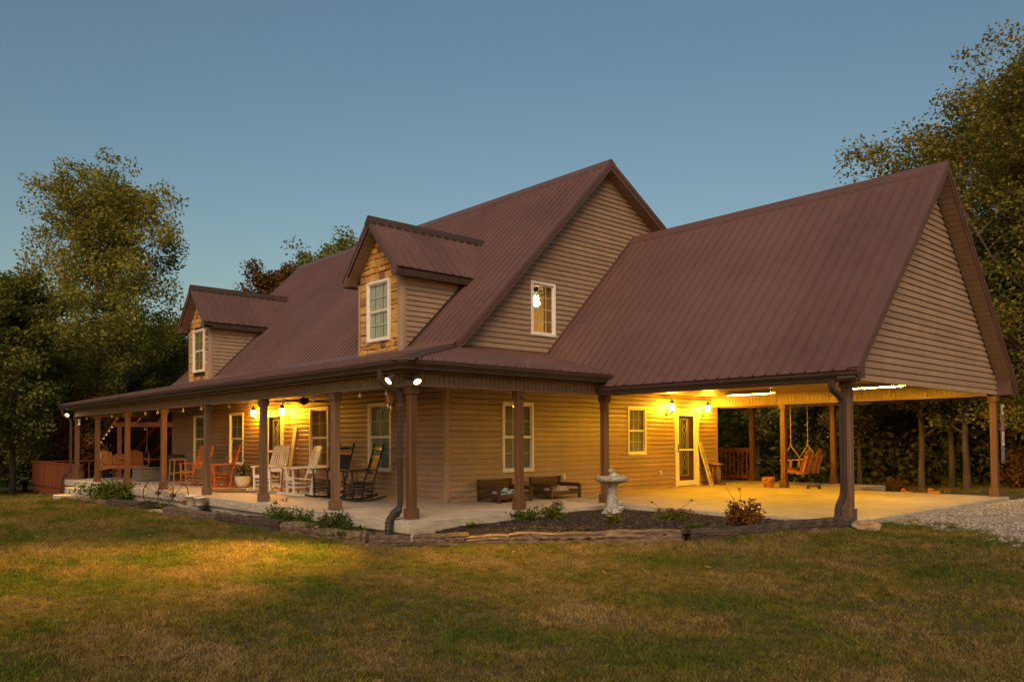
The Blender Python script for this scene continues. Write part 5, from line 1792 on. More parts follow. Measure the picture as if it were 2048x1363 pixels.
# ================================================================ planting beds
def inpoly(x, y, P):
    c = False; n = len(P); j = n - 1
    for i in range(n):
        if (P[i][1] > y) != (P[j][1] > y) and x < (P[j][0] - P[i][0]) * (y - P[i][1]) / (P[j][1] - P[i][1]) + P[i][0]: c = not c
        j = i
    return c


BED_SIDE = [(1.98, -2.86), (2.38, -2.60), (2.42, 2.20), (7.27, 2.20), (7.30, 1.95), (5.98, -.26), (3.60, -1.58), (3.06, -2.0)]
BED_FRONT = [(-14.6, -3.3), (-14.85, -2.6), (2.30, -2.6), (2.05, -2.92), (-.8, -3.08), (-3.3, -3.24), (-5.6, -3.34), (-7.7, -3.3), (-10.2, -3.4), (-13.5, -3.24)]


EDGE = [(1.9, -3.0), (3.02, -1.95), (3.56, -1.52), (5.92, -.22), (7.3, 2.1)]


def mulch_z(x, y):
    if x > 1.9 and y > -2.95 and inpoly(x, y, [(1.7, -3.1), (2.3, -2.5), (2.3, 2.4), (7.6, 2.4), (7.6, 1.8), (6.1, -.5), (3.7, -1.8), (2.6, -2.9)]):
        _dm = 9
        for (ax, ay), (bx_, by_) in zip(EDGE, EDGE[1:]):
            L2 = (bx_ - ax) ** 2 + (by_ - ay) ** 2; t_ = max(0, min(1, ((x - ax) * (bx_ - ax) + (y - ay) * (by_ - ay)) / L2))
            _dm = min(_dm, math.hypot(x - ax - t_ * (bx_ - ax), y - ay - t_ * (by_ - ay)))
        return min(gz(x, y) + .09 + .40 * max(0, _dm - .08), 0) if gz(x, y) + .09 + .40 * max(0, _dm - .08) < -.185 + .085 * S01((y + 2.6) / 3.6) else -.185 + .085 * S01((y + 2.6) / 3.6) + .03 * S01((x - 2.5) / 1.5) * (1 - S01((x - 6.3) / .9)) + .02 * math.sin(4.1 * x + 1.3 * y) * math.sin(3.3 * y) - .03 * S01((x - 5.9) / 1.2)
    return gz(x, y) + .055 + .05 * S01((-2.6 - y) / -.1 + .4) + .045 * max(0, math.sin(1.9 * x + .5)) + .012 * math.sin(11 * x)


_bx = [2.0 + i * .11 for i in range(50)]; _by = [-3.0 + i * .11 for i in range(50)]
tag(link('flower_bed', grid_mesh('flower_bed', _bx, _by, mulch_z, M['mulch'], lambda x, y: inpoly(x, y, BED_SIDE))), kind='structure')
_bx = [-16.3 + i * .12 for i in range(158)]; _by = [-3.5 + i * .1 for i in range(11)]
tag(link('porch_border', grid_mesh('porch_border', _bx, _by, mulch_z, M['mulch'], lambda x, y: inpoly(x, y, BED_FRONT) and not (-7.4 < x < -5.7))), kind='structure')


# ================================================================ scattered stuff (geometry nodes)
def scatter(name, pts, protos, mat, scl=(.7, 1.3), tilt=.0, seed=1, scales=None, label=None, cat=None):
    """one object: a point mesh whose points carry small instances of the protos"""
    rs = np.random.RandomState(seed)
    pts = np.asarray(pts, np.float32); n = len(pts)
    me = bpy.data.meshes.new(name); me.vertices.add(n); me.vertices.foreach_set('co', pts.ravel())
    def attr(nm, typ, data):
        a = me.attributes.new(nm, typ, 'POINT'); a.data.foreach_set('vector' if typ == 'FLOAT_VECTOR' else 'value', np.asarray(data).ravel())
    rot = np.stack([rs.uniform(-tilt, tilt, n), rs.uniform(-tilt, tilt, n), rs.uniform(0, 6.283, n)], 1).astype(np.float32)
    attr('rot', 'FLOAT_VECTOR', rot)
    sc = rs.uniform(scl[0], scl[1], n).astype(np.float32)
    if scales is not None: sc *= scales
    attr('scl', 'FLOAT', sc); attr('var', 'INT', rs.randint(0, len(protos), n).astype(np.int32))
    me.update()
    o = link(name, me)
    g = bpy.data.node_groups.new(name + '_scatter', 'GeometryNodeTree')
    g.interface.new_socket('Geometry', in_out='INPUT', socket_type='NodeSocketGeometry')
    g.interface.new_socket('Geometry', in_out='OUTPUT', socket_type='NodeSocketGeometry')
    gi = g.nodes.new('NodeGroupInput'); go = g.nodes.new('NodeGroupOutput'); jn = g.nodes.new('GeometryNodeJoinGeometry')
    def named(nm, typ):
        a = g.nodes.new('GeometryNodeInputNamedAttribute'); a.data_type = typ; a.inputs['Name'].default_value = nm; return a.outputs['Attribute']
    var = named('var', 'INT'); rotn = named('rot', 'FLOAT_VECTOR'); scn = named('scl', 'FLOAT')
    e2r = g.nodes.new('FunctionNodeEulerToRotation'); g.links.new(rotn, e2r.inputs[0])
    for k, me_p in enumerate(protos):
        po = bpy.data.objects.new(name + '_piece', me_p)
        oi = g.nodes.new('GeometryNodeObjectInfo'); oi.inputs['Object'].default_value = po
        cp = g.nodes.new('FunctionNodeCompare'); cp.data_type = 'INT'; cp.operation = 'EQUAL'
        isock = [s_ for s_ in cp.inputs if s_.type == 'INT']
        g.links.new(var, isock[0]); isock[1].default_value = k
        ip = g.nodes.new('GeometryNodeInstanceOnPoints')
        g.links.new(gi.outputs[0], ip.inputs['Points']); g.links.new(oi.outputs['Geometry'], ip.inputs['Instance'])
        g.links.new(cp.outputs[0], ip.inputs['Selection']); g.links.new(e2r.outputs[0], ip.inputs['Rotation']); g.links.new(scn, ip.inputs['Scale'])
        g.links.new(ip.outputs[0], jn.inputs[0])
    g.links.new(jn.outputs[0], go.inputs[0])
    md = o.modifiers.new('scatter', 'NODES'); md.node_group = g
    tag(o, label, cat, kind='stuff')
    return o


# grass blades: dry tan, olive and fresh green in drifting patches
_m, _t, _b, _o2 = new_mat('grass_blade')
_t.nodes.remove(_b)
_g = _n(_t, 'ShaderNodeNewGeometry')
_big = noise(_t, scaled_pos(_t, (.50, .85, 0)), 1, 4, .62)
_oi = _n(_t, 'ShaderNodeObjectInfo')
_ad = _n(_t, 'ShaderNodeMath', operation='MULTIPLY_ADD'); _t.links.new(_g.outputs['Random Per Island'], _ad.inputs[0]); _ad.inputs[1].default_value = .34
_sb = _n(_t, 'ShaderNodeMath', operation='MULTIPLY_ADD'); _t.links.new(_big, _sb.inputs[0]); _sb.inputs[1].default_value = 1.9; _sb.inputs[2].default_value = -.63
_f6 = noise(_t, scaled_pos(_t, (5, 5, 0)), 1, 3, .6)
_s6 = _n(_t, 'ShaderNodeMath', operation='MULTIPLY_ADD'); _t.links.new(_f6, _s6.inputs[0]); _s6.inputs[1].default_value = .75; _s6.inputs[2].default_value = -.37
_a6 = _n(_t, 'ShaderNodeMath', operation='ADD'); _t.links.new(_sb.outputs[0], _a6.inputs[0]); _t.links.new(_s6.outputs[0], _a6.inputs[1])
_t.links.new(_a6.outputs[0], _ad.inputs[2])
_c = ramp(_t, _ad.outputs[0], [(.02, (.055, .110, .014)), (.26, (.105, .135, .020)), (.48, (.180, .155, .032)), (.70, (.26, .185, .060)), (.97, (.35, .255, .12))])
_mr = _n(_t, 'ShaderNodeMapRange'); _mr.inputs[3].default_value = .50; _mr.inputs[4].default_value = 1.5; _t.links.new(_oi.outputs['Random'], _mr.inputs[0])
_vm = _n(_t, 'ShaderNodeVectorMath', operation='SCALE'); _t.links.new(_c, _vm.inputs[0]); _t.links.new(_mr.outputs[0], _vm.inputs['Scale']); _c = _vm.outputs[0]
_d = _n(_t, 'ShaderNodeBsdfDiffuse'); _tl = _n(_t, 'ShaderNodeBsdfTranslucent'); _mx = _n(_t, 'ShaderNodeMixShader'); _mx.inputs[0].default_value = .3
_t.links.new(_c, _d.inputs[0]); _t.links.new(_c, _tl.inputs[0]); _t.links.new(_d.outputs[0], _mx.inputs[1]); _t.links.new(_tl.outputs[0], _mx.inputs[2]); _t.links.new(_mx.outputs[0], _o2.inputs[0])
M['blade'] = _m


def tuft(seed, n, h0, h1, spread, w):
    r_ = random.Random(seed); V = []; Fq = []
    for k in range(n):
        a = r_.uniform(0, 6.283); rr = spread * math.sqrt(r_.random()); x, y = rr * math.cos(a), rr * math.sin(a)
        h = r_.uniform(h0, h1); b = r_.uniform(0, 6.283); lean = r_.uniform(.25, 1.15) * h
        dx, dy = math.cos(b) * lean, math.sin(b) * lean
        c = r_.uniform(0, 6.283); wx, wy = math.cos(c) * w / 2, math.sin(c) * w / 2
        i = len(V)
        V += [(x - wx, y - wy, -.01), (x + wx, y + wy, -.01), (x + wx * .8 + dx * .35, y + wy * .8 + dy * .35, h * .6), (x - wx * .8 + dx * .35, y - wy * .8 + dy * .35, h * .6),
              (x + dx + wx * .15, y + dy + wy * .15, h), (x + dx - wx * .15, y + dy - wy * .15, h)]
        Fq += [(i, i + 1, i + 2, i + 3), (i + 3, i + 2, i + 4, i + 5)]
    return fastmesh('grass_tuft', V, Fq, M['blade'])


def free_lawn(x, y):
    if -18.1 < x < 2.5 and -2.7 < y < 12: return False
    if -.1 < x < 7.36 and 2.1 < y < 12: return False
    if -16.0 < x < -14.5 and -3.55 < y < -2.5: return False
    if inpoly(x, y, BED_SIDE) or inpoly(x, y, BED_FRONT): return False
    if x > 7.2 and y > gravel_edge(x) + .12 and y < 16: return False
    return True


rs = np.random.RandomState(3)
GP = []; GS = []
ca, sa = math.atan2(.676, -.736), 0
N = 0
for r0, r1, dens, big in ((2.5, 7, 620, .85), (7, 11, 480, .95), (11, 16, 330, 1.15), (16, 23, 190, 1.5), (23, 33, 95, 2.1), (33, 48, 40, 3.2)):
    th = 1.75
    n = int(dens * th * (r1 * r1 - r0 * r0) / 2)
    rr = np.sqrt(rs.uniform(r0 * r0, r1 * r1, n)); aa = ca + rs.uniform(-th / 2, th / 2, n)
    X = 12.7267 + rr * np.cos(aa); Y = -9.8757 + rr * np.sin(aa)
    for x, y in zip(X, Y):
        if free_lawn(x, y):
            GP.append((x, y, lawn_z(x, y))); GS.append(big)
GP_ = np.array(GP)
_cl = (np.sin(GP_[:, 0] * 3.1 + 2 * np.sin(GP_[:, 1] * 2.3)) * np.sin(GP_[:, 1] * 3.7 + 1.5 * np.sin(GP_[:, 0] * 1.9)) + np.sin(GP_[:, 0] * 9.3 + GP_[:, 1] * 4.1) * np.sin(GP_[:, 1] * 8.7 - GP_[:, 0] * 3.3))
GS = np.array(GS) * (1 + .20 * _cl)
scatter('grass', GP, [tuft(1, 15, .014, .038, .060, .0052), tuft(2, 15, .012, .032, .065, .0052), tuft(5, 12, .018, .052, .050, .0055)], M['blade'], (.75, 1.25), .12, 4, np.array(GS, np.float32), 'short dry and green mown grass of the lawn', 'grass')
# a few stray grass patches growing into the gravel edge
_q = []
for k in range(70):
    x = rs.uniform(7.6, 11.5); y = gravel_edge(x) + rs.uniform(.0, .8) ** 2 * 1.4
    for j in range(16):
        xx, yy = x + rs.normal(0, .09), y + rs.normal(0, .06); _q.append((xx, yy, gravel_z(xx, yy)))
scatter('grass_patches', _q, [tuft(8, 12, .02, .05, .04, .005)], M['blade'], (.7, 1.3), .1, 5, None, 'scattered grass clumps along the edge of the gravel', 'grass')


def pebble(seed):
    r_ = random.Random(seed); t = (1 + 5 ** .5) / 2
    V = [Vector(v).normalized() * r_.uniform(.8, 1.2) for v in ((-1, t, 0), (1, t, 0), (-1, -t, 0), (1, -t, 0), (0, -1, t), (0, 1, t), (0, -1, -t), (0, 1, -t), (t, 0, -1), (t, 0, 1), (-t, 0, -1), (-t, 0, 1))]
    V = [(v.x * .022, v.y * .017, v.z * .012) for v in V]
    Fq = [(0, 11, 5), (0, 5, 1), (0, 1, 7), (0, 7, 10), (0, 10, 11), (1, 5, 9), (5, 11, 4), (11, 10, 2), (10, 7, 6), (7, 1, 8), (3, 9, 4), (3, 4, 2), (3, 2, 6), (3, 6, 8), (3, 8, 9), (4, 9, 5), (2, 4, 11), (6, 2, 10), (8, 6, 7), (9, 8, 1)]
    return fastmesh('pebble', V, Fq, M['pebble'])


_m, _t, _b, _o2 = new_mat('gravel_pebble')
_oi = _n(_t, 'ShaderNodeObjectInfo')
_c = ramp(_t, _oi.outputs['Random'], [(0, (.14, .12, .10)), (.35, (.30, .27, .23)), (.7, (.40, .37, .32)), (1, (.22, .17, .12))])
_t.links.new(_c, _b.inputs['Base Color']); _b.inputs['Roughness'].default_value = .9
M['pebble'] = _m
GV = []
while len(GV) < 26000:
    x = rs.uniform(7.4, 15); y = rs.uniform(-4, 10.5)
    if y > gravel_edge(x) + rs.exponential(.18) - .05 and (x > 7.37): GV.append((x, y, gravel_z(x, y) + .004))
scatter('gravel', GV, [pebble(1), pebble(2), pebble(3)], M['pebble'], (.5, 1.35), .5, 6, None, 'loose pale gravel of the driveway', 'gravel')


def chip(seed):
    r_ = random.Random(seed); V = []
    for z in (-.004, .004):
        V += [(-.03, -.006, z), (.03, -.008, z), (.034, .005, z), (-.026, .008, z)]
    V = [(a + r_.uniform(-.006, .006), b + r_.uniform(-.003, .003), c) for a, b, c in V]
    return fastmesh('mulch_chip', V, [(0, 1, 2, 3), (4, 5, 6, 7), (0, 1, 5, 4), (1, 2, 6, 5), (2, 3, 7, 6), (3, 0, 4, 7)], M['chip'])


_m, _t, _b, _o2 = new_mat('mulch_chip_wood')
_oi = _n(_t, 'ShaderNodeObjectInfo')
_c = ramp(_t, _oi.outputs['Random'], [(0, (.010, .007, .005)), (.5, (.026, .016, .010)), (.88, (.060, .036, .022)), (.97, (.15, .09, .05)), (1, (.26, .17, .10))])
_t.links.new(_c, _b.inputs['Base Color']); _b.inputs['Roughness'].default_value = .9
M['chip'] = _m
CH = []
while len(CH) < 15000:
    x = rs.uniform(2.1, 7.3); y = rs.uniform(-2.9, 2.2)
    if inpoly(x, y, BED_SIDE): CH.append((x, y, mulch_z(x, y) + .006))
while len(CH) < 19500:
    x = rs.uniform(-16, 2.1); y = rs.uniform(-3.5, -2.6)
    if inpoly(x, y, BED_FRONT) and not (-7.4 < x < -5.7): CH.append((x, y, mulch_z(x, y) + .006))
scatter('mulch', CH, [chip(1), chip(2), chip(3)], M['chip'], (.5, 1.2), .55, 7, None, 'dark shredded bark mulch of the flower beds', 'mulch')

# fallen leaves on the lawn
_m2 = leafmat('fallen_leaf', [(.1, (.20, .09, .03)), (.5, (.30, .15, .05)), (.9, (.16, .06, .02))], trans=.1)
FL = []
for k in range(70):
    r = 4 + 20 * rs.rand(); a = ca + rs.uniform(-.8, .8); x, y = 12.7 + r * math.cos(a), -9.9 + r * math.sin(a)
    if free_lawn(x, y): FL.append((x, y, lawn_z(x, y) + .035))
_lf = fastmesh('dry_leaf', [(-.035, 0, 0), (0, -.02, .006), (.04, 0, .012), (0, .02, .004)], [(0, 1, 2, 3)], _m2)
scatter('fallen_leaves', FL, [_lf], _m2, (.6, 1.3), .5, 9, None, 'dry brown leaves fallen on the lawn', 'leaves')


# ================================================================ foliage
def leaf_mesh(name, C, size, seed, mat, up=.35, aspect=.62, jit=.35):
    rs = np.random.RandomState(seed)
    n = len(C)
    nrm = rs.normal(0, 1, (n, 3)); nrm[:, 2] = np.abs(nrm[:, 2]) + up; nrm /= np.linalg.norm(nrm, axis=1, keepdims=True)
    t = rs.normal(0, 1, (n, 3)); t -= nrm * (t * nrm).sum(1, keepdims=True); t /= np.linalg.norm(t, axis=1, keepdims=True)
    b = np.cross(nrm, t)
    s = (size * rs.uniform(1 - jit, 1 + jit, n))[:, None]
    V = np.empty((n, 4, 3))
    V[:, 0] = C - t * s * .5; V[:, 1] = C + b * s * .5 * aspect + nrm * s * .06; V[:, 2] = C + t * s * .5; V[:, 3] = C - b * s * .5 * aspect + nrm * s * .06
    Q = np.arange(n * 4).reshape(n, 4)
    return fastmesh(name, V.reshape(-1, 3), Q, mat)


def tree_proto(seed, H, cb, R, shape, nl, leaves, leaf, r0, bark, lmat, crad=.5, lean=.0, droop=0.0, subs=6, fork=0):
    r_ = random.Random(seed); rs = np.random.RandomState(seed)
    wood = MB(); cl = []
    wob = [(r_.uniform(-1, 1), r_.uniform(-1, 1)) for _ in range(12)]
    npt = 11
    tp = []
    for i in range(npt):
        t = i / (npt - 1)
        tp.append(Vector((wob[i][0] * .035 * H * t * (.4 + .6 * t) + lean * H * t * t, wob[i][1] * .035 * H * t * (.4 + .6 * t), H * .95 * t)))
    def trunk(t):
        f = t * (npt - 1); i = min(npt - 2, int(f)); return tp[i].lerp(tp[i + 1], f - i)
    def tr(t): return r0 * (1 - t) ** .8 * (1 + .35 * math.exp(-t * 40)) + .012
    wood.tube(tp, [tr(i / (npt - 1)) for i in range(npt)], 8, cap=False)
    for i in range(nl):
        tt = (i + r_.random()) / nl
        t = cb + (1 - cb) * tt * .97
        if shape == 'round': rad = R * max(.25, math.sin(math.pi * (.12 + .80 * tt))) ** .75
        elif shape == 'cone': rad = R * (1 - tt) ** .85 + .25
        elif shape == 'oak': rad = R * (max(.2, math.sin(math.pi * (.22 + .70 * tt))) ** .6)
        else: rad = R * (.45 + .55 * math.sin(math.pi * (.1 + .85 * tt)))
        rad *= r_.uniform(.72, 1.12)
        az = i * 2.399 + r_.uniform(-.5, .5)
        el = {'round': .55 + .6 * tt, 'cone': .05 + .2 * tt, 'oak': .30 + .75 * tt, 'column': .75 + .5 * tt}[shape] + r_.uniform(-.15, .15)
        base = trunk(t * (.92 if shape != 'cone' else 1))
        d = Vector((math.cos(az) * math.cos(el), math.sin(az) * math.cos(el), math.sin(el)))
        L = rad / max(.35, math.cos(el)); L = min(L, rad * 1.35)
        pts = [base]
        dd = d.copy()
        for k in range(5):
            dd = (dd + Vector((r_.uniform(-.25, .25), r_.uniform(-.25, .25), r_.uniform(-.1, .22) - droop))).normalized()
            pts.append(pts[-1] + dd * L / 5)
        rb = max(.012, tr(t) * r_.uniform(.32, .5))
        wood.tube(pts, [rb * (1 - k / 5.6) for k in range(6)], 6, cap=False)
        for s_ in range(subs):
            f = .28 + .72 * (s_ + r_.random()) / subs
            k = min(4, int(f * 5)); p = pts[k].lerp(pts[k + 1], f * 5 - k)
            sdv = (dd * .5 + Vector((r_.uniform(-1, 1), r_.uniform(-1, 1), r_.uniform(-.35, .75) - droop))).normalized()
            q = p + sdv * L * r_.uniform(.18, .36)
            wood.tube([p, p.lerp(q, .5) + Vector((0, 0, .03)), q], [rb * .38, rb * .25, .006], 4, cap=False)
            cl.append((q, crad * r_.uniform(.7, 1.25), r_.uniform(.6, 1.4)))
            if r_.random() < .6: cl.append((p.lerp(q, .55), crad * r_.uniform(.5, .9), r_.uniform(.3, .8)))
        cl.append((pts[-1], crad * r_.uniform(.8, 1.2), 1.0))
    for k in range(4): cl.append((trunk(1) + Vector((r_.uniform(-.4, .4), r_.uniform(-.4, .4), r_.uniform(-.5, .3))), crad, .8))
    P = np.array([tuple(c[0]) for c in cl]); cr = np.array([c[1] for c in cl]); w = np.array([c[2] for c in cl])
    idx = rs.choice(len(cl), leaves, p=w / w.sum())
    off = rs.normal(0, 1, (leaves, 3)); off *= (rs.rand(leaves) ** .45 / np.linalg.norm(off, axis=1))[:, None] * cr[idx][:, None]; off[:, 2] *= .75
    C = P[idx] + off
    C[:, 2] = np.maximum(C[:, 2], .25)
    return wood.mesh('trunk', M[bark]), leaf_mesh('crown', C, leaf, seed + 1, lmat)


LM = {}
LM['poplar'] = leafmat('poplar_leaves', [(.05, (.13, .15, .03)), (.35, (.24, .25, .05)), (.6, (.33, .31, .06)), (.85, (.41, .35, .07)), (1, (.48, .40, .07))])
LM['oak'] = leafmat('autumn_oak_leaves', [(.05, (.09, .105, .022)), (.32, (.18, .18, .036)), (.56, (.27, .235, .044)), (.76, (.34, .24, .044)), (.90, (.38, .20, .038)), (1, (.46, .13, .03))])
LM['wood'] = leafmat('woodland_leaves', [(.05, (.065, .085, .018)), (.4, (.14, .16, .032)), (.7, (.21, .215, .042)), (1, (.30, .25, .05))])
LM['green'] = leafmat('fresh_green_leaves', [(.05, (.08, .11, .018)), (.5, (.19, .21, .036)), (1, (.28, .28, .055))])
LM['rust'] = leafmat('rust_leaves', [(.05, (.08, .042, .012)), (.5, (.17, .09, .024)), (1, (.25, .13, .032))])
LM['conifer'] = leafmat('cedar_needles', [(.05, (.045, .058, .018)), (.5, (.095, .11, .032)), (1, (.16, .155, .05))])

PR = {}
PR['poplar'] = tree_proto(24, 16.6, .30, 4.9, 'column', 44, 56000, .18, .30, 'bark_pale', LM['poplar'], .88, subs=8)
PR['oak'] = tree_proto(33, 12.6, .14, 4.8, 'oak', 38, 72000, .125, .30, 'bark', LM['oak'], .78, subs=11)
PR['oak2'] = tree_proto(47, 13.2, .16, 5.0, 'oak', 38, 64000, .145, .27, 'bark', LM['oak'], .82, subs=11)
PR['woodA'] = tree_proto(55, 12.5, .14, 3.9, 'round', 30, 30000, .24, .20, 'bark_dark', LM['wood'], .95, subs=9)
PR['woodB'] = tree_proto(61, 13.5, .22, 3.4, 'column', 30, 27000, .23, .17, 'bark_dark', LM['wood'], .9, subs=9)
PR['green'] = tree_proto(71, 14.5, .30, 3.6, 'round', 30, 32000, .21, .22, 'bark', LM['green'], .8, subs=9)
PR['rust'] = tree_proto(77, 13.5, .30, 3.6, 'round', 30, 26000, .21, .22, 'bark', LM['rust'], .75, subs=9)
PR['conifer'] = tree_proto(83, 12.0, .06, 2.7, 'cone', 50, 20000, .21, .18, 'bark_dark', LM['conifer'], .42, droop=.06, subs=7)
PR['near'] = tree_proto(91, 9.5, .24, 2.9, 'round', 26, 24000, .16, .11, 'bark_dark', LM['wood'], .6, subs=7)
PR['maple'] = tree_proto(97, 4.2, .16, 1.9, 'round', 20, 11000, .14, .06, 'bark_dark', LM['rust'], .42)


def tree(kind, x, y, rz, s, label, group=None, z=None, name=None, sz=None):
    T = empty(name or 'tree', (x, y, (lawn_z(x, y) if z is None else z) - .05), rz, label, 'tree', group)
    T.scale = (s, s, sz or s)
    w, l = PR[kind]
    link('trunk', w, T); link('crown', l, T)
    return T


def far_z(x, y): return lawn_z(max(x, -59), y)


tree('poplar', -32.3, 2.55, .4, .93, 'tall broad-crowned yellow-green tree towering over the left end of the house', name='tulip_tree')
# ---- the wood left of the house
WG = 'trees of the dark wood left of the house'
LW = [('woodA', -36.5, -7.5, .80, .3, 'leafy tree at the far left edge of the wood'), ('conifer', -31.5, -5.2, .74, 1.0, 'dark cedar behind the cedar at the picture edge'),
      ('woodB', -39.2, -1.4, .76, 2.0, 'leafy tree left of the tulip tree, its top level with the crown base'), ('woodA', -41.9, 1.6, .80, 3.1, 'rounded tree seen between the tulip tree and the left edge'),
      ('woodB', -36.5, -.2, .60, 4.0, 'short leafy tree above the deck railing corner'), ('woodA', -44.5, 4.8, .72, 5.0, 'tree filling the gap behind the tulip tree trunk'),
      ('woodB', -38.5, 5.2, .58, .8, 'leafy tree just right of the tulip tree trunk'), ('woodA', -47, 8.5, .88, 2.6, 'rear tree between the tulip tree and the far dormer'),
      ('woodB', -43.5, 9.5, .80, 1.5, 'tree whose top shows left of the cedar tip'), ('woodA', -35.2, 8.2, .60, 4.2, 'low leafy tree directly left of the far dormer'), ('woodA', -50, -6, .95, 2.2, 'rear tree deep in the wood at the left')]
for (k, x, y, s, rz, lab) in LW:
    tree(k, x, y, rz, s, lab, WG)
tree('woodB', -26.6, -2.6, 1.1, .70, 'slender grey-trunked tree left of the deck with its bare lower stem showing', WG)
tree('conifer', -24.6, -5.3, 2.0, .72, 'feathery cedar at the left edge of the picture', WG, name='cedar_tree')
tree('woodA', -30.5, -.6, 2.2, .58, 'bushy dark tree behind the boarded deck railing', WG)
tree('conifer', -38.0, 10.4, .5, .92, 'cedar showing its pointed tip just left of the far dormer', WG, name='cedar_tree')
tree('woodB', -37.2, 4.4, 2.9, .55, 'yellow-green tree right of the tall tulip tree trunk', WG)
tree('maple', -28.0, .6, .5, 1.0, 'small russet maple above the deck left of the porch', name='maple_tree')
tree('maple', -29.5, 4.0, 2.1, .9, 'small brownish maple behind the timber shelter', name='maple_tree')
# ---- trees showing over the roof between the dormers
tree('rust', -40.6, 16.6, .6, 1.12, 'brown-leaved tree top showing over the roof left of the near dormer', 'trees behind the house')
tree('green', -38.5, 18.3, 2.3, 1.02, 'green rounded tree top over the main roof beside the brown one', 'trees behind the house')
tree('green', -36.2, 18.9, 4.0, 1.12, 'green tree top touching the near dormer roof', 'trees behind the house')
# ---- oaks and wood behind the carport
tree('oak', 7.75, 13.2, 1.2, .75, 'autumn oak with thick trunk at the right edge of the picture', 'autumn oaks behind the carport', name='oak_tree')
tree('oak2', 4.4, 20.2, 1.3, .92, 'broad autumn oak rising behind the carport ridge', 'autumn oaks behind the carport', name='oak_tree')
tree('oak', 6.6, 21.2, 3.4, .98, 'rear autumn oak between the carport ridge and the picture edge', 'autumn oaks behind the carport', name='oak_tree')
tree('oak2', 11.6, 18.8, 5.2, .78, 'autumn oak whose crown leaves the picture at the right', 'autumn oaks behind the carport', name='oak_tree')
CG = 'trees of the dark wood behind the carport'
for (k, x, y, s, rz) in [('near', .1, 20.4, .85, .4), ('near', -3.2, 17.5, .9, 1.9), ('near', -6.5, 19.5, .9, 2.9), ('woodA', 3.4, 25, .75, .7), ('woodA', -5, 24, .72, 1.7), ('woodA', 9, 26, .85, 3.7), ('woodB', -1, 28, .7, 5.1), ('near', 8.6, 17, .9, 4.4), ('woodA', 14, 24, .95, 2.4), ('near', 5.4, 16.8, .82, 5.0)]:
    tree(k, x, y, rz, s, 'dark leafy tree in the wood behind the carport', CG)
tree('near', 4.25, 13.1, .2, .74, 'left of three thin pale trunks behind the carport floor', CG)
tree('near', 4.75, 13.9, 1.5, .72, 'middle of three thin pale trunks behind the carport floor', CG)
tree('near', 5.35, 13.2, 3.0, .74, 'right of three thin pale trunks behind the carport floor', CG)
tree('near', 1.9, 14.6, 4.1, .66, 'thin-stemmed tree behind the porch swing', CG)
tree('near', -1.6, 14.6, 5.1, .70, 'leafy tree behind the back porch railing', CG)

# ---- undergrowth: shrubs
def shrub_proto(seed, R, H, leaves, leaf, lmat, stems=9):
    r_ = random.Random(seed); rs = np.random.RandomState(seed); wood = MB(); P = []
    for k in range(stems):
        a = r_.uniform(0, 6.283); e = r_.uniform(.5, 1.35); L = H * r_.uniform(.6, 1.05)
        d = Vector((math.cos(a) * math.cos(e) * R / H * 1.3, math.sin(a) * math.cos(e) * R / H * 1.3, math.sin(e)))
        pts = [Vector((0, 0, 0)) + d * L * t + Vector((0, 0, -.0)) for t in (0, .35, .7, 1)]
        wood.tube(pts, [.02 * H, .014 * H, .008 * H, .003], 5, cap=False)
        for t in (.3, .45, .6, .75, .9, 1): P.append(tuple(d * L * t))
    P = np.array(P); idx = rs.randint(0, len(P), leaves)
    C = P[idx] + rs.normal(0, 1, (leaves, 3)) * np.array([R * .2, R * .2, H * .13]); C[:, 2] = np.maximum(C[:, 2], .02)
    return wood.mesh('stems', M['bark_dark']), leaf_mesh('foliage', C, leaf, seed + 3, lmat)


SP = {'dark': shrub_proto(5, 1.3, 1.7, 5200, .13, LM['wood']), 'dark2': shrub_proto(6, 1.5, 2.3, 6000, .15, LM['wood']), 'rust': shrub_proto(9, 1.0, 1.4, 3200, .12, LM['rust'])}


def shrub(kind, x, y, rz, s, label, group=None, z=None):
    T = empty('shrub', (x, y, (lawn_z(x, y) if z is None else z) - .03), rz, label, 'shrub', group); T.scale = (s, s, s)
    w, l = SP[kind]; link('stems', w, T); link('foliage', l, T)
    return T


shrub('rust', 6.7, 13.4, 1.0, .8, 'russet shrub at the foot of the rear carport post')
shrub('rust', 3.6, 12.7, 2.0, .35, 'low dry yellowish plant behind the back edge of the carport floor')

# ---- the mass of the wood beyond
def wood_mass(name, xy, h, n, leaf, seed, label, sp=1.6):
    rs = np.random.RandomState(seed)
    P = np.array(xy); idx = rs.randint(0, len(P) - 1, n); t = rs.rand(n)[:, None]
    C2 = P[idx] * (1 - t) + P[idx + 1] * t + rs.normal(0, sp, (n, 2))
    ph = np.sin(C2[:, 0] * .55) * .8 + np.sin(C2[:, 1] * .43 + 1) * .8
    Z = -1 + (h + ph * 1.2) * rs.rand(n) ** .8
    C = np.column_stack([C2, Z])
    o = link(name, leaf_mesh(name, C, leaf, seed + 1, LM['wood'])); tag(o, label, 'woodland', kind='stuff')


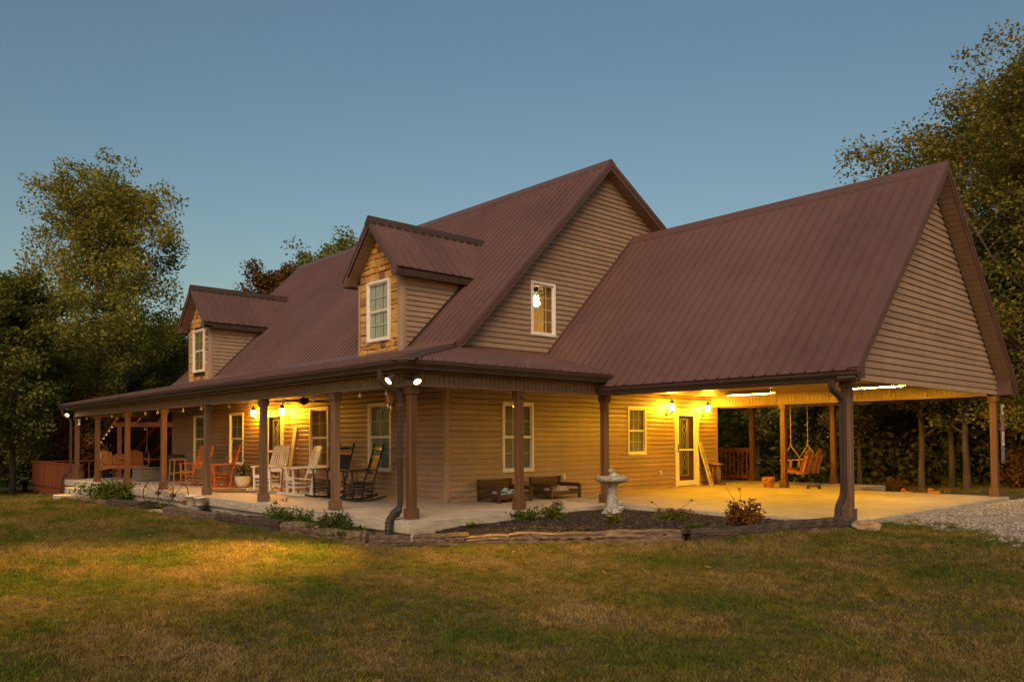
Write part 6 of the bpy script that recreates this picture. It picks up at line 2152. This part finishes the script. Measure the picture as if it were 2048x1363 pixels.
wood_mass('undergrowth', [(-12, 16.4), (-6, 16.0), (0, 16.2), (6, 16.8), (14, 17.5)], 3.0, 26000, .19, 8, 'dark leafy undergrowth of the wood behind the carport', .7)
wood_mass('undergrowth', [(-34, -14), (-35.5, -8), (-35, -2), (-35.5, 4), (-37, 12)], 3.6, 24000, .26, 9, 'dark leafy undergrowth of the wood behind the deck', 1.0)
wood_mass('woodland', [(-40, -22), (-46, -12), (-52, -2), (-54, 8), (-52, 18)], 9.0, 46000, .42, 4, 'dark mass of far woodland left of the house')
wood_mass('woodland', [(-20, 31), (-8, 28), (4, 31), (14, 30), (26, 28)], 7.5, 60000, .40, 5, 'dark mass of far woodland behind the carport')
wood_mass('woodland', [(-52, 18), (-46, 30), (-34, 36), (-20, 31)], 7.0, 22000, .42, 6, 'dark mass of far woodland behind the house')

# ================================================================ garden plants
def blade_plant(name, loc, label, n, L, w, up, mat, seed, cat='plant', curl=.6, parent=None, lname='leaf', join=True):
    """rosette of strap or broad leaves, each leaf a bent blade"""
    r_ = random.Random(seed)
    T = parent or empty(name, loc, r_.uniform(0, 6), label, cat)
    mb = MB()
    for k in range(n):
        a = 2 * math.pi * k / n * 2.4 + r_.uniform(-.3, .3); l = L * r_.uniform(.65, 1.1); e = up * r_.uniform(.7, 1.2); ww = w * r_.uniform(.75, 1.15)
        p = Vector((0, 0, .0)); vs = []; m = 6
        for i in range(m + 1):
            t = i / m; wd = ww * (math.sin(math.pi * min(1, .12 + t * .88)) ** .8) / 2
            sd = Vector((-math.sin(a), math.cos(a), 0))
            vs += [p - sd * wd, p + Vector((0, 0, -.12 * wd)), p + sd * wd]
            ang = e - curl * 1.6 * t; p = p + Vector((math.cos(a) * math.cos(ang), math.sin(a) * math.cos(ang), math.sin(ang))) * l / m
        fs = []
        for i in range(m):
            b = 3 * i; fs += [(b, b + 1, b + 4, b + 3), (b + 1, b + 2, b + 5, b + 4)]
        if join: mb.add(vs, fs, True)
        else:
            m2 = MB(); m2.add(vs, fs, True); m2.build(lname, mat, T)
    if join: mb.build('leaves', mat, T)
    return T


M['hosta'] = leafmat('hosta_leaf', [(.1, (.14, .16, .02)), (.6, (.24, .23, .03)), (1, (.32, .26, .04))], trans=.3)
M['lime'] = leafmat('lime_leaf', [(.1, (.10, .13, .015)), (.6, (.17, .18, .02)), (1, (.25, .18, .03))], trans=.3)
M['lime2'] = leafmat('houseplant_leaf', [(.1, (.06, .09, .015)), (.6, (.11, .15, .025)), (1, (.17, .18, .04))], trans=.3)
M['dgreen'] = leafmat('dark_green_leaf', [(.1, (.030, .048, .010)), (.6, (.060, .085, .016)), (1, (.10, .11, .03))], trans=.25)
M['dry_head'] = surf('dried_flower_head', (.10, .035, .014), (.20, .085, .03), (30, 30, 30), .95)
blade_plant('hosta', (4.35, .02, mulch_z(4.35, .02)), 'yellow-green broad-leaved hosta in front of the bird bath', 22, .24, .085, 1.05, M['hosta'], 3, join=False)
blade_plant('young_plant', (2.66, -1.55, mulch_z(2.66, -1.55)), 'small lime-yellow plant at the porch corner of the mulch bed', 16, .17, .05, .95, M['lime'], 4, join=False)
SPm = {}


def leafy(name, loc, label, H, R, leaves, leaf, lm, seed, heads=0, stalks=(), cat='plant', headmat='dry_head'):
    r_ = random.Random(seed)
    T = empty(name, loc, 0, label, cat)
    w, l = shrub_proto(seed, R, H, leaves, leaf, lm, 12)
    link('stems', w, T); link('foliage', l, T)
    for k in range(heads):
        a = r_.uniform(0, 6.283); rr = R * r_.uniform(.2, 1.0); h = H * r_.uniform(.75, 1.25)
        c = Vector((rr * math.cos(a), rr * math.sin(a), h))
        mb = MB(); mb.tube([(c.x * .4, c.y * .4, 0), (c.x * .8, c.y * .8, h * .6), c], .003, 4)
        for j in range(14): mb.ball(c + Vector((r_.gauss(0, .026), r_.gauss(0, .026), r_.gauss(0, .014))), r_.uniform(.008, .016), 5, 4)
        mb.build('seed_head', M[headmat], T)
    for (dx, dy, h) in stalks:
        mb = MB(); mb.tube([(0, 0, 0), (dx * .4, dy * .4, h * .55), (dx, dy, h)], .004, 4); mb.ball((dx, dy, h), .022, 6, 5, (1.3, 1.3, .7)); mb.build('flower_stalk', M['dry_head'], T)
    return T


LM['sedum'] = leafmat('sedum_leaf', [(.1, (.06, .085, .015)), (.6, (.12, .14, .025)), (1, (.20, .17, .03))], trans=.25)
LM['fern'] = leafmat('fern_leaf', [(.1, (.045, .075, .012)), (.6, (.09, .125, .02)), (1, (.16, .17, .03))], trans=.25)
LM['hydr'] = leafmat('hydrangea_dry_leaf', [(.05, (.07, .045, .012)), (.35, (.16, .075, .018)), (.7, (.26, .12, .03)), (1, (.10, .11, .02))], trans=.25)
leafy('coneflower', (2.78, -.45, mulch_z(2.78, -.45)), 'low ferny green plant before the second side post', .20, .22, 420, .055, LM['fern'], 14, 1)
leafy('coneflower', (2.92, .10, mulch_z(2.92, .1)), 'green plant with dark dried seed heads beside the ferny one', .26, .26, 560, .05, LM['sedum'], 15, 4, [(.02, -.02, .42), (.1, .06, .40)])
leafy('sedum', (4.75, 1.05, mulch_z(4.75, 1.05)), 'spreading green sedum with rust-coloured flower heads right of the bird bath', .16, .34, 900, .042, LM['sedum'], 16, 12, [(.30, .14, .34), (-.26, -.2, .30)])
leafy('hydrangea', (6.10, 1.02, mulch_z(6.1, 1.02)), 'round rust-brown withered hydrangea left of the carport downspout', .34, .30, 1500, .06, LM['hydr'], 18, 10, [(-.22, -.16, .66), (-.02, -.06, .58)])
leafy('clover', (5.62, .42, mulch_z(5.62, .42)), 'tiny green weeds in the mulch beside the hydrangea', .08, .16, 260, .035, LM['fern'], 19)
leafy('bush', (-11.1, -3.02, gz(-11.1, -3.0) + .05), 'green mounded bush at the left end of the porch border', .55, .85, 3600, .075, LM['fern'], 22, 0, [(.1, .0, .82), (-.25, .1, .78), (.35, -.05, .74), (-.1, .1, .8)], 'bush')
leafy('daylily', (-1.55, -2.90, gz(-1.5, -3) + .08), 'wispy green plant against the porch edge near the dark tie', .36, .30, 420, .06, LM['fern'], 23, 2, [(-.28, 0, .50)])
leafy('daylily', (-.75, -2.88, gz(-.7, -3) + .08), 'green clump against the porch edge beside the wispy plant', .30, .32, 700, .06, LM['fern'], 24)
leafy('ivy', (.55, -2.88, gz(.5, -3) + .10), 'trailing dark green plant hanging over the pale split tie', .30, .42, 1300, .055, M['dgreen'], 25)
leafy('ivy', (1.30, -2.88, gz(1.3, -3) + .08), 'smaller trailing green plant nearest the corner drain pipe', .22, .34, 800, .05, M['dgreen'], 26)
leafy('seedling', (-7.15, -3.08, -.34), 'small green seedling between the ties by the wagon wheels', .12, .14, 160, .05, LM['fern'], 27)
blade_plant('houseplant', None, None, 64, .60, .055, 1.35, M['lime2'], 9, parent=P, curl=1.15)
for c_ in P.children:
    if c_.name.startswith('leaves'): c_.location = (-.04, -.02, .27)
